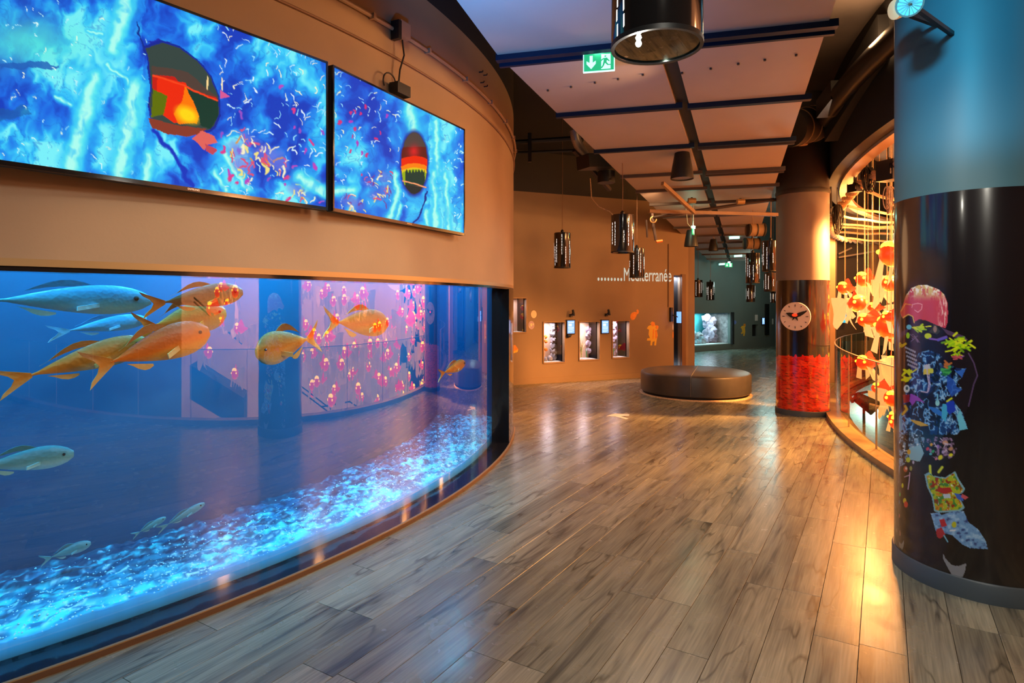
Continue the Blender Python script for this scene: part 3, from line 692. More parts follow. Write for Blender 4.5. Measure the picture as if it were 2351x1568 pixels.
GF = 'fish swimming behind the curved glass'
swim_fish('orange_fish', 'largest bright orange fish swimming at mid height in the long tank', in_tank(355, 800, .30), tdir(355), .56, .20, ('fish_orange', 'fish_amber'), R_(-16), GF)
swim_fish('amber_fish', 'pale amber fish trailing left behind the largest orange fish', in_tank(190, 828, .45), tdir(190), .60, .15, ('fish_amber', 'fish_amber'), R_(-15), GF)
swim_fish('brown_fish', 'dark brown backed fish with orange flank just under the tank top', in_tank(455, 684, .34), tdir(455), .50, .14, ('fish_brown', 'fish_orange'), R_(-8), GF)
swim_fish('orange_fish', 'medium orange fish below the brown fish and above the largest one', in_tank(425, 735, .55), tdir(425), .46, .20, ('fish_amber', 'fish_orange'), R_(-10), GF)
swim_fish('amber_fish', 'amber fish crossing the dark pillar reflection in the middle of the glass', in_tank(660, 792, .40), tdir(660)+PI, .44, .22, ('fish_amber', 'fish_amber'), R_(10), GF)
swim_fish('orange_fish', 'orange fish swimming in front of the mirrored goldfish lanterns', in_tank(825, 742, .45), tdir(825), .62, .22, ('fish_orange', 'fish_amber'), R_(3), GF)
swim_fish('pale_fish', 'cream coloured fish near the right end of the curved glass', in_tank(1040, 846, .30), tdir(1040), .62, .12, ('fish_amber', 'fish_amber'), R_(-4), GF)
swim_fish('blue_fish', 'long pale blue fish high at the left edge of the tank', in_tank(150, 690, .5), tdir(150), .74, .16, ('fish_blue', 'fish_blue'), 0, GF)
swim_fish('blue_fish', 'slim pale blue fish above the amber fish on the left', in_tank(235, 748, .7), tdir(235), .42, .09, ('fish_blue', 'fish_blue'), R_(-8), GF)
swim_fish('green_fish', 'pale green fish low at the left edge of the tank', in_tank(45, 1060, .6), tdir(45), .42, .12, ('fish_green', 'fish_green'), 0, GF)
swim_fish('green_fish', 'small green fish hovering over the gravel at the left', in_tank(155, 1266, .7), tdir(155), .20, .06, ('fish_green', 'fish_green'), R_(-8), GF)
swim_fish('green_fish', 'small green fish farther right over the gravel slope', in_tank(420, 1184, .75), tdir(420), .26, .05, ('fish_green', 'fish_green'), R_(-18), GF)
swim_fish('green_fish', 'tiny green fish between the two others over the gravel', in_tank(345, 1208, .75), tdir(345), .17, .04, ('fish_green', 'fish_green'), R_(-18), GF)

# =================================================================== SCREENS ON THE CURVED WALL
def sea_paint(c, cyan_side):
    x, y = c.U, c.V; wx = x+26*fbm(x/60, y/60, 2)*2; wy = y+26*fbm(x/60, y/60, 8)*2
    n = fbm(wx/70, wy/95, 3, 4); n2 = fbm(wx/20, wy/30, 11, 3); k = np.clip((n-.5)*2.0+.52+(n2-.5)*.75+cyan_side(x, y), 0, 1)
    pal = [(0, (18, 62, 190)), (.3, (24, 104, 226)), (.55, (32, 148, 240)), (.78, (56, 200, 250)), (1, (120, 240, 250))]
    for (a, ca), (b, cb) in zip(pal[:-1], pal[1:]): 
        t = np.clip((k-a)/(b-a), 0, 1)[:, None]; c.C = np.where((k >= a)[:, None], np.array(ca)*(1-t)+np.array(cb)*t, c.C)
    rdg = 1-np.abs(2*fbm(wx/22, wy/30, 29, 3)-1); c.mix(np.clip((rdg-.955)*14, 0, .3), (16, 70, 190))
def flecks(c, n, x0, x1, y0, y1, cols, seed, ln=12, wd=3.0):
    r = random.Random(seed)
    for _ in range(n):
        a, b = r.uniform(x0, x1), r.uniform(y0, y1); l = r.uniform(.4, 1)*ln; an = r.choice([.6, .9, -1.1, 1.3, 0])+r.uniform(-.3, .3)
        mx, my = a+l*.5*math.cos(an), b+l*.5*math.sin(an)
        c.stroke([(a, b), (mx, my), (mx+l*.5*math.cos(an+.8), my+l*.5*math.sin(an+.8))], wd*r.uniform(.5, 1), r.choice(cols), .8)
def pale_tube(c, pts, wd):
    c.stroke(pts, wd*1.7, (40, 190, 250), .9, .8); c.stroke(pts, wd, (100, 240, 240), .9, .85); c.stroke([(x-wd*.06, y) for x, y in pts], wd*.5, (180, 255, 240), 1.0, .9)
    k = np.clip((fbm(c.U/9, c.V/22, 301, 3)-.52)*4, 0, 1); n_ = np.zeros(len(c.U)); s0 = c.C.copy(); c.stroke(pts, wd*1.1, (46, 190, 246), .6, 1.0); c.C = s0*(1-.6*k[:, None])+c.C*.6*k[:, None]
def ripple(c, a, sz):
    U, V = c.U, c.V; c.U0, c.V0 = U, V; c.U = U+a*(fbm(U/sz, V/sz, 201, 3)-.5)*2; c.V = V+a*(fbm(U/sz, V/sz, 211, 3)-.5)*2
def paint_tv1(c):
    ripple(c, 11, 26)
    sea_paint(c, lambda x, y: np.where(x < 330, .20, -.06)+.14*np.exp(-((x-70)/140)**2-((y-70)/90)**2))
    c.mix(np.exp(-((c.U-60)/120)**2-((c.V-95)/60)**2)*.75, (92, 232, 214))
    c.poly([(0,150),(60,140),(135,145),(100,160),(0,160)], (30, 90, 180), .8); c.poly([(0,250),(60,245),(70,260),(0,280)], (24, 90, 160), .6)
    flecks(c, 90, 0, 340, 0, 420, [(225, 255, 250), (180, 245, 255), (240, 255, 225)], 3, 13, 2.4)
    pale_tube(c, [(218, 180), (198, 270), (160, 395)], 34); pale_tube(c, [(312, 200), (298, 280), (272, 415)], 38)
    pale_tube(c, [(294, 0), (275, 60), (262, 112)], 34); pale_tube(c, [(342, 360), (338, 425)], 24)
    pale_tube(c, [(200, 70), (232, 85)], 8); pale_tube(c, [(244, 150), (296, 190)], 9); pale_tube(c, [(130, 220), (165, 240)], 9)
    pale_tube(c, [(515, 350), (572, 440)], 15); pale_tube(c, [(495, 395), (525, 445)], 13)
    c.stroke([(318, 50), (338, 130), (352, 200)], 4, (12, 44, 140)); c.stroke([(352, 300), (395, 350), (440, 425)], 9, (14, 52, 190), .8)
    c.poly([(345, 88), (395, 98), (350, 106)], (30, 40, 170))
    flecks(c, 150, 500, 752, 40, 480, [(235, 250, 255), (150, 225, 255), (200, 240, 255), (250, 245, 210)], 4, 20, 2.6)
    flecks(c, 26, 500, 752, 200, 480, [(225, 60, 140), (190, 70, 190), (150, 80, 200)], 5, 13, 8)
    r = random.Random(6)
    for (a, b) in ((545, 345), (570, 320), (600, 360), (640, 380), (690, 440), (560, 380), (620, 350), (700, 420)):
        c.ell((a, b), 26, 14, (120, 120, 225), .4, .8, .7)
        flecks(c, 9, a-20, a+20, b-20, b+24, [(245, 225, 130), (225, 80, 120), (250, 240, 200), (235, 150, 60)], a, 22, 5)
    pale_tube(c, [(690, 405), (750, 440)], 22)
    # the round opening with the red glow
    c.U = c.U0*.8+c.U*.2; c.V = c.V0*.8+c.V*.2
    hole = [(335,110),(372,98),(412,110),(452,140),(482,176),(500,222),(502,262),(492,288),(478,298),(440,300),(400,292),(350,276),(342,240),(349,205),(343,150)]
    c.poly([(x+(x-420)*.05, y+(y-200)*.06) for x, y in hole], (16, 40, 150)); c.poly(hole, (52, 70, 66))
    c.mix(c.inside([(350,150),(430,165),(500,225),(498,240),(440,215),(350,190)])*.75, (92, 62, 54))
    c.poly([(350,172),(402,176),(412,192),(498,226),(496,236),(430,215),(405,230),(390,226),(352,214)], (196, 30, 22))
    c.poly([(362,176),(425,190),(440,215),(455,275),(400,282),(372,262),(360,215)], (238, 42, 12)); c.poly([(352,205),(384,220),(376,262),(346,270)], (96, 112, 8))
    c.poly([(425,195),(440,210),(458,262),(452,284),(410,284),(398,262),(420,230)], (252, 120, 6)); c.ell((430, 264), 26, 16, (254, 214, 20), .5, .9)
    c.poly([(428,202),(500,234),(500,268),(484,296),(460,288),(456,262)], (18, 58, 46)); c.stroke([(352, 174), (420, 195), (498, 232)], 4, (250, 70, 30))
    c.poly([(340,270),(400,286),(474,296),(462,306),(430,314),(385,308),(350,294)], (138, 58, 42)); c.poly([(462,300),(490,312),(500,328),(478,332),(470,345),(450,325),(440,318)], (226, 100, 92))
    c.poly([(472,330),(500,345),(490,356),(474,346)], (196, 70, 86)); c.ell((476, 190), 2, 16, (255, 220, 150)); c.ell((510, 192), 2, 16, (255, 235, 190)); c.poly([(505,205),(528,222),(505,228)], (216, 90, 150))
def paint_tv2(c):
    ripple(c, 6, 16)
    sea_paint(c, lambda x, y: np.where(x > 985, .16, -.04))
    flecks(c, 110, 765, 930, 160, 520, [(235, 250, 255), (150, 225, 255), (200, 240, 255), (240, 245, 200)], 14, 14, 2.2)
    flecks(c, 90, 980, 1062, 290, 535, [(200, 250, 255), (160, 240, 240)], 15, 8, 2.2)
    flecks(c, 16, 775, 900, 240, 420, [(215, 50, 120), (180, 60, 190)], 16, 9, 6)
    pale_tube(c, [(940, 240), (952, 300)], 24); pale_tube(c, [(1003, 280), (1003, 400)], 12); pale_tube(c, [(995, 395), (1002, 525)], 13); pale_tube(c, [(1022, 400), (1032, 530)], 11); pale_tube(c, [(980, 485), (984, 525)], 11)
    pale_tube(c, [(905, 400), (915, 440), (895, 500)], 13); pale_tube(c, [(768, 440), (808, 435)], 20); pale_tube(c, [(920, 470), (910, 505)], 9)
    for (a, b) in ((850, 420), (880, 405), (800, 460), (885, 435), (820, 470), (865, 450)):
        c.ell((a, b), 16, 12, (110, 110, 215), .4, .8, .6); flecks(c, 7, a-14, a+14, b-14, b+16, [(245, 225, 130), (225, 80, 120), (250, 240, 200), (120, 60, 150)], a, 15, 3.4)
    c.stroke([(982, 440), (965, 490), (945, 520)], 4, (14, 40, 140))
    c.U = c.U0*.7+c.U*.3; c.V = c.V0*.7+c.V*.3
    c.ell((951, 375), 33, 76, (20, 44, 150)); c.ell((951, 374), 30, 71, (78, 66, 62), 0, .06)
    ins = np.hypot((c.U-951)/30, (c.V-374)/71) < 1
    def band(v0, v1, col, cur=8): 
        b = cur*(1-((c.U-951)/30)**2); c.mix((ins & (c.V > v0-b) & (c.V < v1-b))*1.0, col)
    band(338, 364, (96, 30, 26), 0); c.mix((ins*np.exp(-((c.U-950)/12)**2-((c.V-348)/14)**2))*.9, (226, 34, 40)); band(366, 392, (236, 42, 10)); band(382, 404, (250, 130, 20)); band(392, 414, (226, 196, 30)); band(400, 436, (150, 176, 24), 12)
    c.mix((ins & (c.V > 392+4*np.sin(c.U*.9)) & (c.V < 426) & (np.abs(c.U-953) < 22))*1.0, (24, 58, 48)); c.mix((ins & (c.V > 424+.12*(c.U-925)))*1.0, (34, 44, 44)); c.stroke([(925, 414), (978, 430)], 3, (250, 160, 110))
def tv(name, label, a, b, zb, zt, nu, nv, painter, base, logo_u):
    """a, b: floor-plan points of the left and right lower front corners"""
    a = Vector((a[0], a[1], 0)); b = Vector((b[0], b[1], 0)); e = (b-a).normalized(); n = Vector((e.y, -e.x, 0)); Wd = (b-a).length
    t = thing(name, label, 'television', (a+b)/2+Vector((0, 0, zb))); rz = math.atan2(e.y, e.x)
    m = MB(); c = (a+b)/2-n*.022; m.box((c.x, c.y, (zb+zt)/2), (Wd, .036, zt-zb), rz); c = (a+b)/2-n*.055; m.box((c.x, c.y, (zb+zt)/2-.05), (Wd*.7, .03, (zt-zb)*.6), rz); m.build('housing', 'black_matte', t)
    m = MB(); bz = .011
    for (cc, sz) in (((a+b)/2+Vector((0,0,zt-bz/2)), (Wd, .012, bz)), ((a+b)/2+Vector((0,0,zb+.009)), (Wd, .012, .018)), (a+e*bz/2+Vector((0,0,(zb+zt)/2)), (bz, .012, zt-zb)), (b-e*bz/2+Vector((0,0,(zb+zt)/2)), (bz, .012, zt-zb))): m.box(cc, sz, rz)
    bez = m.build('bezel', 'black_gloss', t)
    pos = [tuple(a+e*(bz+(Wd-2*bz)*i/nu)+n*.001+Vector((0,0,zt-bz-(zt-zb-bz-.018)*j/nv))) for j in range(nv+1) for i in range(nu+1)]
    print_grid('screen', pos, to_pix(pos), nu, nv, 'screen_picture', t, painter, base)
    m = MB(); c = (a+b)/2-n*.11; m.box((c.x, c.y, (zb+zt)/2), (.3, .10, .3), rz); m.build('wall_bracket', 'black_metal', t)
    if logo_u:
        k = (logo_u-CX)/F; s = (a.y*k-a.x)/(e.x-e.y*k); p = a+e*s+n*.0065+Vector((0, 0, zb+.006))
        text_mesh('SAMSUNG', .0115, .0004, 'steel', 'maker_name', bez, Matrix.Translation(p-e*.03) @ Matrix((tuple(e)+(0,), (0,0,1,0), tuple(n)+(0,), (0,0,0,1))).transposed())
    return t
tv('television', 'left wall screen showing cyan sea life around a red glowing hole', (-1.862, 2.17), (-1.006, 3.30), 1.99, 2.80, 460, 250, paint_tv1, (20, 110, 240), 445)
tv('television', 'right wall screen with a striped oval hole in blue water', (-.9945, 3.351), (-.3635, 4.614), 1.995, 2.805, 300, 240, paint_tv2, (20, 100, 240), 939)

# conduit pipes, box and socket on the curved wall
def wall_run(z, a0, a1, off, n=60): return [tank(R_(a), TR-.02+off, z) for a in np.linspace(a0, a1, n)]
t = thing('conduit_pipe', 'upper conduit pipe clipped along the curved tan wall', 'pipe', tank(R_(-38), TR, 3.25)); m = MB(); m.tube(wall_run(3.25, -75, 6, .02), .013, 8); m.build('pipe', 'column_tan', t, True)
for a in range(-70, 5, 5):
    m = MB(); m.box(tank(R_(a), TR-.02+.02, 3.25), (.045, .02, .034), R_(a)); m.build('clip', 'column_tan', t)
t = thing('cable', 'lower cable running along the curved tan wall', 'cable', tank(R_(-38), TR, 3.08)); m = MB(); m.tube(wall_run(3.08, -75, 6, .009), .008, 8); m.build('run', 'cable_brown', t, True)
ph, _ = tank_hit(918, TR); t = thing('junction_box', 'tan junction box on the conduit above the right screen', 'junction box', tank(ph, TR, 3.2)); m = MB(); m.box(tank(ph, TR+.02, 3.26), (.06, .10, .10), ph); m.build('box_body', 'column_tan', t)
m = MB(); m.box(tank(ph-.009, TR+.02, 3.24), (.062, .03, .12), ph); m.build('bracket', 'black_metal', t)
m = MB(); q0 = tank(ph, TR+.02, 3.2); q1 = tank(ph-.004, TR+.01, 2.9); m.tube([q0, q0+Vector((.012, 0, -.1)), q1+Vector((.01, 0, .1)), q1], .006, 6); m.build('drop_cable', 'cable_black', t, True)
ph, _ = tank_hit(910, TR); t = thing('power_adapter', 'small black power adapter with looped cables above the right screen', 'adapter', tank(ph, TR, 2.83)); m = MB(); m.box(tank(ph, TR+.03, 2.86), (.07, .13, .07), ph); m.build('body', 'black_metal', t)
m = MB(); p = tank(ph-.012, TR+.05, 2.88); m.tube([p+Vector((.03*math.cos(a)-.03, .05*math.cos(a), .06*math.sin(a))) for a in np.linspace(-.6, PI+.6, 14)], .005, 6); m.build('cable_loop', 'cable_black', t, True)

# =================================================================== SUSPENDED RAFT
raft = thing('ceiling_raft', 'suspended raft of flat beige ceiling panels over the walkway', 'ceiling raft', (2.0, 7.0, raft_z(7)))
def xl(y): return -.09+.4326*(y-4.087) if y > 4.087 else -.09+.25*(y-4.087)-.05*(4.087-y)**2
def xr(y): return 1.895+.358*(y-3.626)
def xg(y): return 1.089+.39*(y-4.176)
SL = -.232                                          # rails fall towards the camera going right
def on(x, y0): return y0+SL*(x-xl(y0))              # y on the slanted line that starts at the left edge at y0
def solve(edge, y0):
    y = y0
    for _ in range(30): y = y0+SL*(edge(y)-xl(y0))
    return edge(y), y
ys = [1.9, 2.96, 4.087, 5.21, 6.30, 7.37, 8.2, 9.1, 10.2, 11.3, 12.4, 13.5, 14.6, 15.7, 16.8, 17.6]
def raft_piece(e0, e1, y0, y1, gap, th=.035):
    q = [solve(e0, y0+gap), solve(e1, y0+gap), solve(e1, y1-gap), solve(e0, y1-gap)]
    m = MB(); lo = [Vector((x, y, raft_z(y))) for x, y in q]; hi = [p+Vector((0,0,th)) for p in lo]
    return m.add(lo+hi, [(0,1,2,3),(7,6,5,4),(0,4,5,1),(1,5,6,2),(2,6,7,3),(3,7,4,0)])
gl = lambda y: xg(y)-.055
gr = lambda y: xg(y)+.055
for i in range(len(ys)-1):
    raft_piece(xl, gl, ys[i], ys[i+1], .008).build('panel', 'raft_panel', raft)
    raft_piece(gr, xr, ys[i], ys[i+1], .008).build('panel', 'raft_panel', raft)
    for e0, e1, dy in ((xl, gl, 0), (gr, xr, .03 if i % 2 else 0)):
        a = solve(e0, ys[i]+dy); b = solve(e1, ys[i]+dy); ex = Vector((b[0]-a[0], b[1]-a[1], 0)).normalized()*.05
        wdt = .055 if i < 4 else .05
        m = MB(); m.beam(Vector((a[0], a[1], raft_z(a[1])-.012))-ex*.3, Vector((b[0], b[1], raft_z(b[1])-.012))+ex, wdt, .045); m.build('rail', 'rail_navy' if i < 5 else 'rail_brown', raft)
        if i in (2, 4, 5) and e0 is gr or i in (2,) and e0 is xl:
            m = MB(); o_ = Vector((.02, .075, 0)); m.beam(Vector((a[0], a[1], raft_z(a[1])-.02))+o_-ex*.3, Vector((b[0], b[1], raft_z(b[1])-.02))+o_+ex, .028, .05); m.build('light_track', 'rail_navy' if i < 4 else 'rail_brown', raft)
m = MB(); m.beam((xg(2.0), 2.0, raft_z(2)+.05), (xg(17.6), 17.6, raft_z(17.6)+.05), .09, .05); m.build('gap_backing', 'black_matte', raft)
for (u, v) in ((1258, 206), (1311, 198), (1366, 188), (1419, 180), (1476, 170), (1566, 166), (1632, 156), (1695, 145), (1756, 136), (1828, 125)):
    p = CE(u, v); m = MB(); m.cyl(p-Vector((0,0,.012)), .009, .014, 8); m.build('screw_head', 'rail_brown', raft)
m = MB()
for k in range(14): 
    y = 3.0+k*1.05
    for e in (xl, xr): m.tube([(e(y)+(.12 if e is xl else -.12), y, raft_z(y)+.03), (e(y)+(.12 if e is xl else -.12), y, 4.2)], .005, 5)
m.build('suspension_rods', 'black_metal', raft)['kind'] = 'stuff'

# pipes and boxes in the dark zone left of the raft
def pipe(name, label, pts, r, matn, cat='pipe', n=8):
    pts = [Vector(p) for p in pts]; m = MB(); m.tube(pts, r, n); o = m.build(name, matn, None, True, origin=pts[0]); return tag(o, label, cat)
pipe('ceiling_pipe', 'dark pipe crossing the black ceiling above its twin, left of the raft', [P(1165, 328, 8.6), P(1340, 316, 8.6)], .035, 'black_metal')
pipe('ceiling_pipe', 'thinner dark pipe below its twin, left of the raft', [P(1165, 352, 8.6), P(1335, 345, 8.6)], .022, 'black_metal')
m = MB(); m.beam(P(1216, 306, 8.5), P(1216, 372, 8.5), .05, .05); tag(m.build('drop_bracket', 'black_metal', origin=P(1216, 306, 8.5)), 'short square drop bracket crossing the two dark ceiling pipes', 'bracket')
m = MB(); q = [P(1318, 345, 7.4), P(1400, 436, 7.9)]; m.beam(q[0], q[1], .05, .04); tag(m.build('light_rail', 'rail_brown', origin=q[0]), 'bare slanted light rail along the left edge of the raft', 'rail')
m = MB(); m.tube([P(1318, 300, 7.3), P(1322, 318, 7.3), P(1330, 338, 7.4), P(1345, 360, 7.6)], .06, 12); tag(m.build('flexible_duct', 'grey_metal', None, True, origin=P(1318, 300, 7.3)), 'bent grey duct elbow at the left edge of the raft', 'duct')
m = MB(); m.beam(P(1338, 372, 7.2), P(1400, 372, 7.4), .25, .16); tag(m.build('ballast_box', 'black_metal', origin=P(1338, 372, 7.2)), 'black square ballast box beside the left raft edge', 'box')
m = MB(); m.cyl(P(1392, 420, 7.6), .11, .14, 20); tag(m.build('speaker_can', 'black_metal', None, True, origin=P(1392, 420, 7.6)), 'short black can fitting at the raft edge above the hanging cylinders', 'fitting')
pipe('loose_cable', 'thin tan cable sagging from the raft edge to a pendant', [P(1355, 410, 7.2), P(1358, 455, 7.0), P(1375, 475, 6.9), P(1400, 486, 6.8), P(1408, 494, 6.75)], .006, 'rope', 'cable', 6)
# exposed wooden-coloured beams and sprinkler pipe by the second raft section
pipe('sprinkler_pipe', 'bent brown sprinkler pipe with an orange valve above the lettering', [P(1497, 485, 8.6), P(1500, 520, 8.6), P(1506, 552, 8.6)], .02, 'rail_brown')
pipe('sprinkler_pipe', 'second brown drop pipe just left of the orange valve pipe', [P(1484, 505, 8.8), P(1486, 545, 8.8)], .014, 'rail_brown')
m = MB(); m.tube([P(1507, 555, 8.55), P(1521, 553, 8.55)], .02, 8); tag(m.build('valve_handle', 'sprinkler_orange', None, True, origin=P(1507, 555, 8.55)), 'small orange valve handle on the brown sprinkler pipe', 'valve')
m = MB(); m.lathe([(.035, -.01), (.05, 0), (.035, .01)], P(1500, 504, 8.5), 14, M=Matrix.Rotation(PI/2, 3, 'X')); tag(m.build('pipe_flange', 'gold_trim', None, True, origin=P(1500, 504, 8.5)), 'round brass flange on the brown sprinkler pipe', 'flange')
m = MB(); m.beam(P(1521, 421, 6.9), P(1593, 487, 7.5), .035, .045); tag(m.build('track_rail', 'kerb_wood', origin=P(1521, 421, 6.9)), 'short slanted orange-lit rail hanging under the raft', 'rail')
m = MB(); m.beam(P(1490, 485, 7.6), P(1784, 493, 7.9), .06, .04); tag(m.build('cross_rail', 'kerb_wood', origin=P(1490, 485, 7.6)), 'long orange-lit cross rail under the raft ending at the clock pillar', 'rail')
pipe('curved_pipe', 'curved brown pipe behind the long cross rail', [P(1500, 500, 8.2), P(1560, 490, 8.2), P(1640, 478, 8.2), P(1720, 466, 8.2), P(1784, 458, 8.2)], .022, 'rail_brown')
for k, (u, v, lb) in enumerate(((1588, 461, 'small spotlight clamped under the raft left of the centre gap'), (1700, 463, 'small spotlight clamped on the cross rail near the clock pillar'))):
    t = thing('clamp_spotlight', lb, 'spotlight', P(u, v, 7.5)); m = MB(); m.tube([P(u-8, v, 7.5), P(u+9, v, 7.5)], .035, 10); m.build('can', 'gold_trim', t, True); m = MB(); m.beam(P(u, v-8, 7.5), P(u, v, 7.5), .02, .02); m.build('clamp', 'black_metal', t)

# exit signs
EG = 'green exit signs under the raft'
def exit_sign(u0, u1, v0, v1, D, yaw, label, big=True):
    c = P((u0+u1)/2, (v0+v1)/2, D); W = (u1-u0)/F*D; H = (v1-v0)/F*D*.88; t = thing('exit_sign', label, 'exit sign', c, 0, EG)
    ex = Vector((math.cos(yaw), math.sin(yaw), 0)); ez = Vector((0,0,1)); nn = Vector((ex.y, -ex.x, 0))
    m = MB(); m.box(c, (W, .012, H), yaw); m.build('sign_plate', 'exit_green', t)
    fr = (c+nn*.0065, ex, ez, nn)
    def shape(name, pts, matn='exit_white', d=.001): m = MB(); m.prism([(x*W, y*H) for x, y in pts], fr, d); m.build(name, matn, t)
    shape('arrow', [(-.30, .36), (-.20, .36), (-.20, -.02), (-.10, .08), (-.10, -.08), (-.25, -.36), (-.40, -.08), (-.40, .08), (-.30, -.02)])
    shape('doorway', [(.08, .40), (.38, .40), (.38, -.40), (.08, -.40)])
    if big:
        fr = (c+nn*.0075, ex, ez, nn)
        for pts in ([(.17, .28), (.21, .33), (.25, .28), (.21, .23)], [(.14, .18), (.26, .20), (.32, .08), (.36, .02), (.33, -.01), (.26, .07), (.25, -.04), (.31, -.16), (.38, -.16), (.38, -.21), (.28, -.21), (.20, -.08), (.16, -.24), (.10, -.36), (.06, -.33), (.12, -.20), (.15, 0), (.16, .12), (.12, .08), (.08, .02), (.05, .05), (.10, .14)]):
            shape('running_man', pts, 'exit_green', .0008)
        bz = MB()
        for z, hh in ((-H/2, .006), (H/2, .006)): bz.box(c+ez*z, (W+.006, .016, hh), yaw)
        for x in (-W/2, W/2): bz.box(c+ex*x, (.006, .016, H), yaw)
        bz.build('edge_frame', 'exit_white', t)
    m = MB(); m.box(c+ez*(H*.5+.025), (W*.42, .05, .035), yaw); m.build('lamp_head', 'grey_metal', t)
    m = MB(); m.box(c+ez*(H*.5+.006)+nn*.01, (W*.30, .03, .012), yaw); m.box(c+ez*(H*.5+.025)+nn*.027, (W*.26, .006, .022), yaw); m.build('emergency_lamp', 'bulb_green', t)
    m = MB(); m.tube([c+ez*(H*.5+.04), c+ez*(raft_z(c.y)-c.z)], .008, 6); m.build('stem', 'grey_metal', t)
exit_sign(1340, 1410, 119, 167, 4.0, R_(-12), 'nearest exit sign with arrow and running figure hanging left of the big pendant')
exit_sign(1664, 1682, 603, 614, 17.0, R_(10), 'smallest exit sign at the far end of the corridor ceiling', False)
exit_sign(1583, 1600, 524, 540, 9.2, R_(60), 'side-on exit sign glowing behind the second cone speaker', False)
light('POINT', P(1375, 100, 3.92), 1.2, (.35, 1.0, .7), 0.02, name='exit_lamp'); light('POINT', P(1588, 516, 9.1), 2.5, (.3, 1.0, .7), 0.03, name='exit_lamp')
for (a, b, v, lb) in ((1675, 1697, 546, 'nearest teal tube light under the far raft'), (1686, 1703, 588, 'middle teal tube light under the far raft'), (1651, 1665, 607, 'farthest teal tube light beside the small exit sign')):
    p = CE((a+b)/2, v-3); t = thing('tube_light', lb, 'tube light', p-Vector((0,0,.06)), 0, 'teal tube lights'); q0 = P(a, v, p.y); q1 = P(b, v-1, p.y)
    m = MB(); m.beam(q0, q1, .05, .05); m.build('tube', 'tube_teal', t); m = MB(); m.beam(q0+Vector((0,0,.04)), q1+Vector((0,0,.04)), .07, .03); m.build('fitting', 'grey_metal', t)

# =================================================================== PENDANTS
PG = 'black slit cylinder pendants'
def pendant(label, u0, u1, v0, v1, D, ztop, seed, bulb=True, nsl=11):
    c = P((u0+u1)/2, v1, D); r = (u1-u0)/2/F*D; h = (v1-v0)/F*D; rg = random.Random(seed)
    t = thing('pendant_lamp', label, 'pendant lamp', c, 0, PG)
    shade = m = MB(); m.lathe([(r*.985, 0), (r, .004), (r, h-.004), (r*.97, h), (r*.2, h), (r*.2, h-.006), (r*.96, h-.008), (r*.97, .004), (r*.985, 0)], c, 40); shade = m.build('shade', 'black_gloss', t, True)
    m = MB(); m.lathe([(r*.93, -.003), (r*1.012, -.003), (r*1.012, .012), (r*1.0, .012)], c, 40); m.build('bottom_rim', 'black_metal', t, True)
    for k in range(nsl):
        a = 2*PI*(k+rg.uniform(-.3, .3))/nsl; m = MB(); z = h*rg.uniform(.55, .95)
        zend = h*rg.uniform(.05, .4)
        while z > zend:
            l = rg.uniform(.02, .055)*h*1.6; wd = r*.016; aa_ = a+rg.uniform(-.02, .02)
            ex = Vector((-math.sin(aa_), math.cos(aa_), 0)); nn = Vector((math.cos(aa_), math.sin(aa_), 0)); o_ = c+nn*(r-.0005)+Vector((0,0,z-l))
            m.prism([(-wd, 0), (wd, l*.1), (wd*.9, l), (-wd, l*.95)], (o_, ex, Vector((0,0,1)), nn), .0012); z -= l*1.25
        m.build('light_slit', 'slit_white', shade)
    m = MB(); m.tube([c+Vector((0,0,h)), c+Vector((.004, 0, (h+ztop-c.z)/2)), Vector((c.x, c.y, ztop))], .004, 6); m.build('cable', 'cable_brown', t, True)
    m = MB(); m.lathe([(.02, h), (.024, h+.03), (.008, h+.05)], c, 12); m.build('cable_cap', 'black_metal', t, True)
    m = MB()
    if not bulb: m.lathe([(.0001, h*.42), (.022, h*.45), (.03, h*.55), (.022, h*.66), (.015, h*.7), (.0001, h*.7)], c, 12); m.build('bulb', 'slit_white', t, True)
    return t, c, r, h
t, c, r, h = pendant('huge glossy cylinder pendant with a glass base at the top of the view', 1405, 1610, -330, 108, 1.9, raft_z(1.9)+.0, 1, True, 13)
m = MB(); m.cyl(c+Vector((0,0,.003)), r*.955, .004, 40); m.build('glass_base', 'pendant_glass', t, True)
m = MB(); q = P(1466, 100, 1.86); m.loft([(q.x+dx*.010, q.z, .010*math.sqrt(max(0, 1-dx*dx))+.0002, .010*math.sqrt(max(0, 1-dx*dx))+.0002) for dx in (-1, -.6, 0, .6, 1)], 10)
for i in range(len(m.v)): m.v[i] = (m.v[i][0], m.v[i][1]+q.y, m.v[i][2])
m.build('glare_bulb', 'bulb_white', t, True)
light('POINT', (q.x, q.y, q.z-.02), 4, NEUT, .01, name='pendant_light')
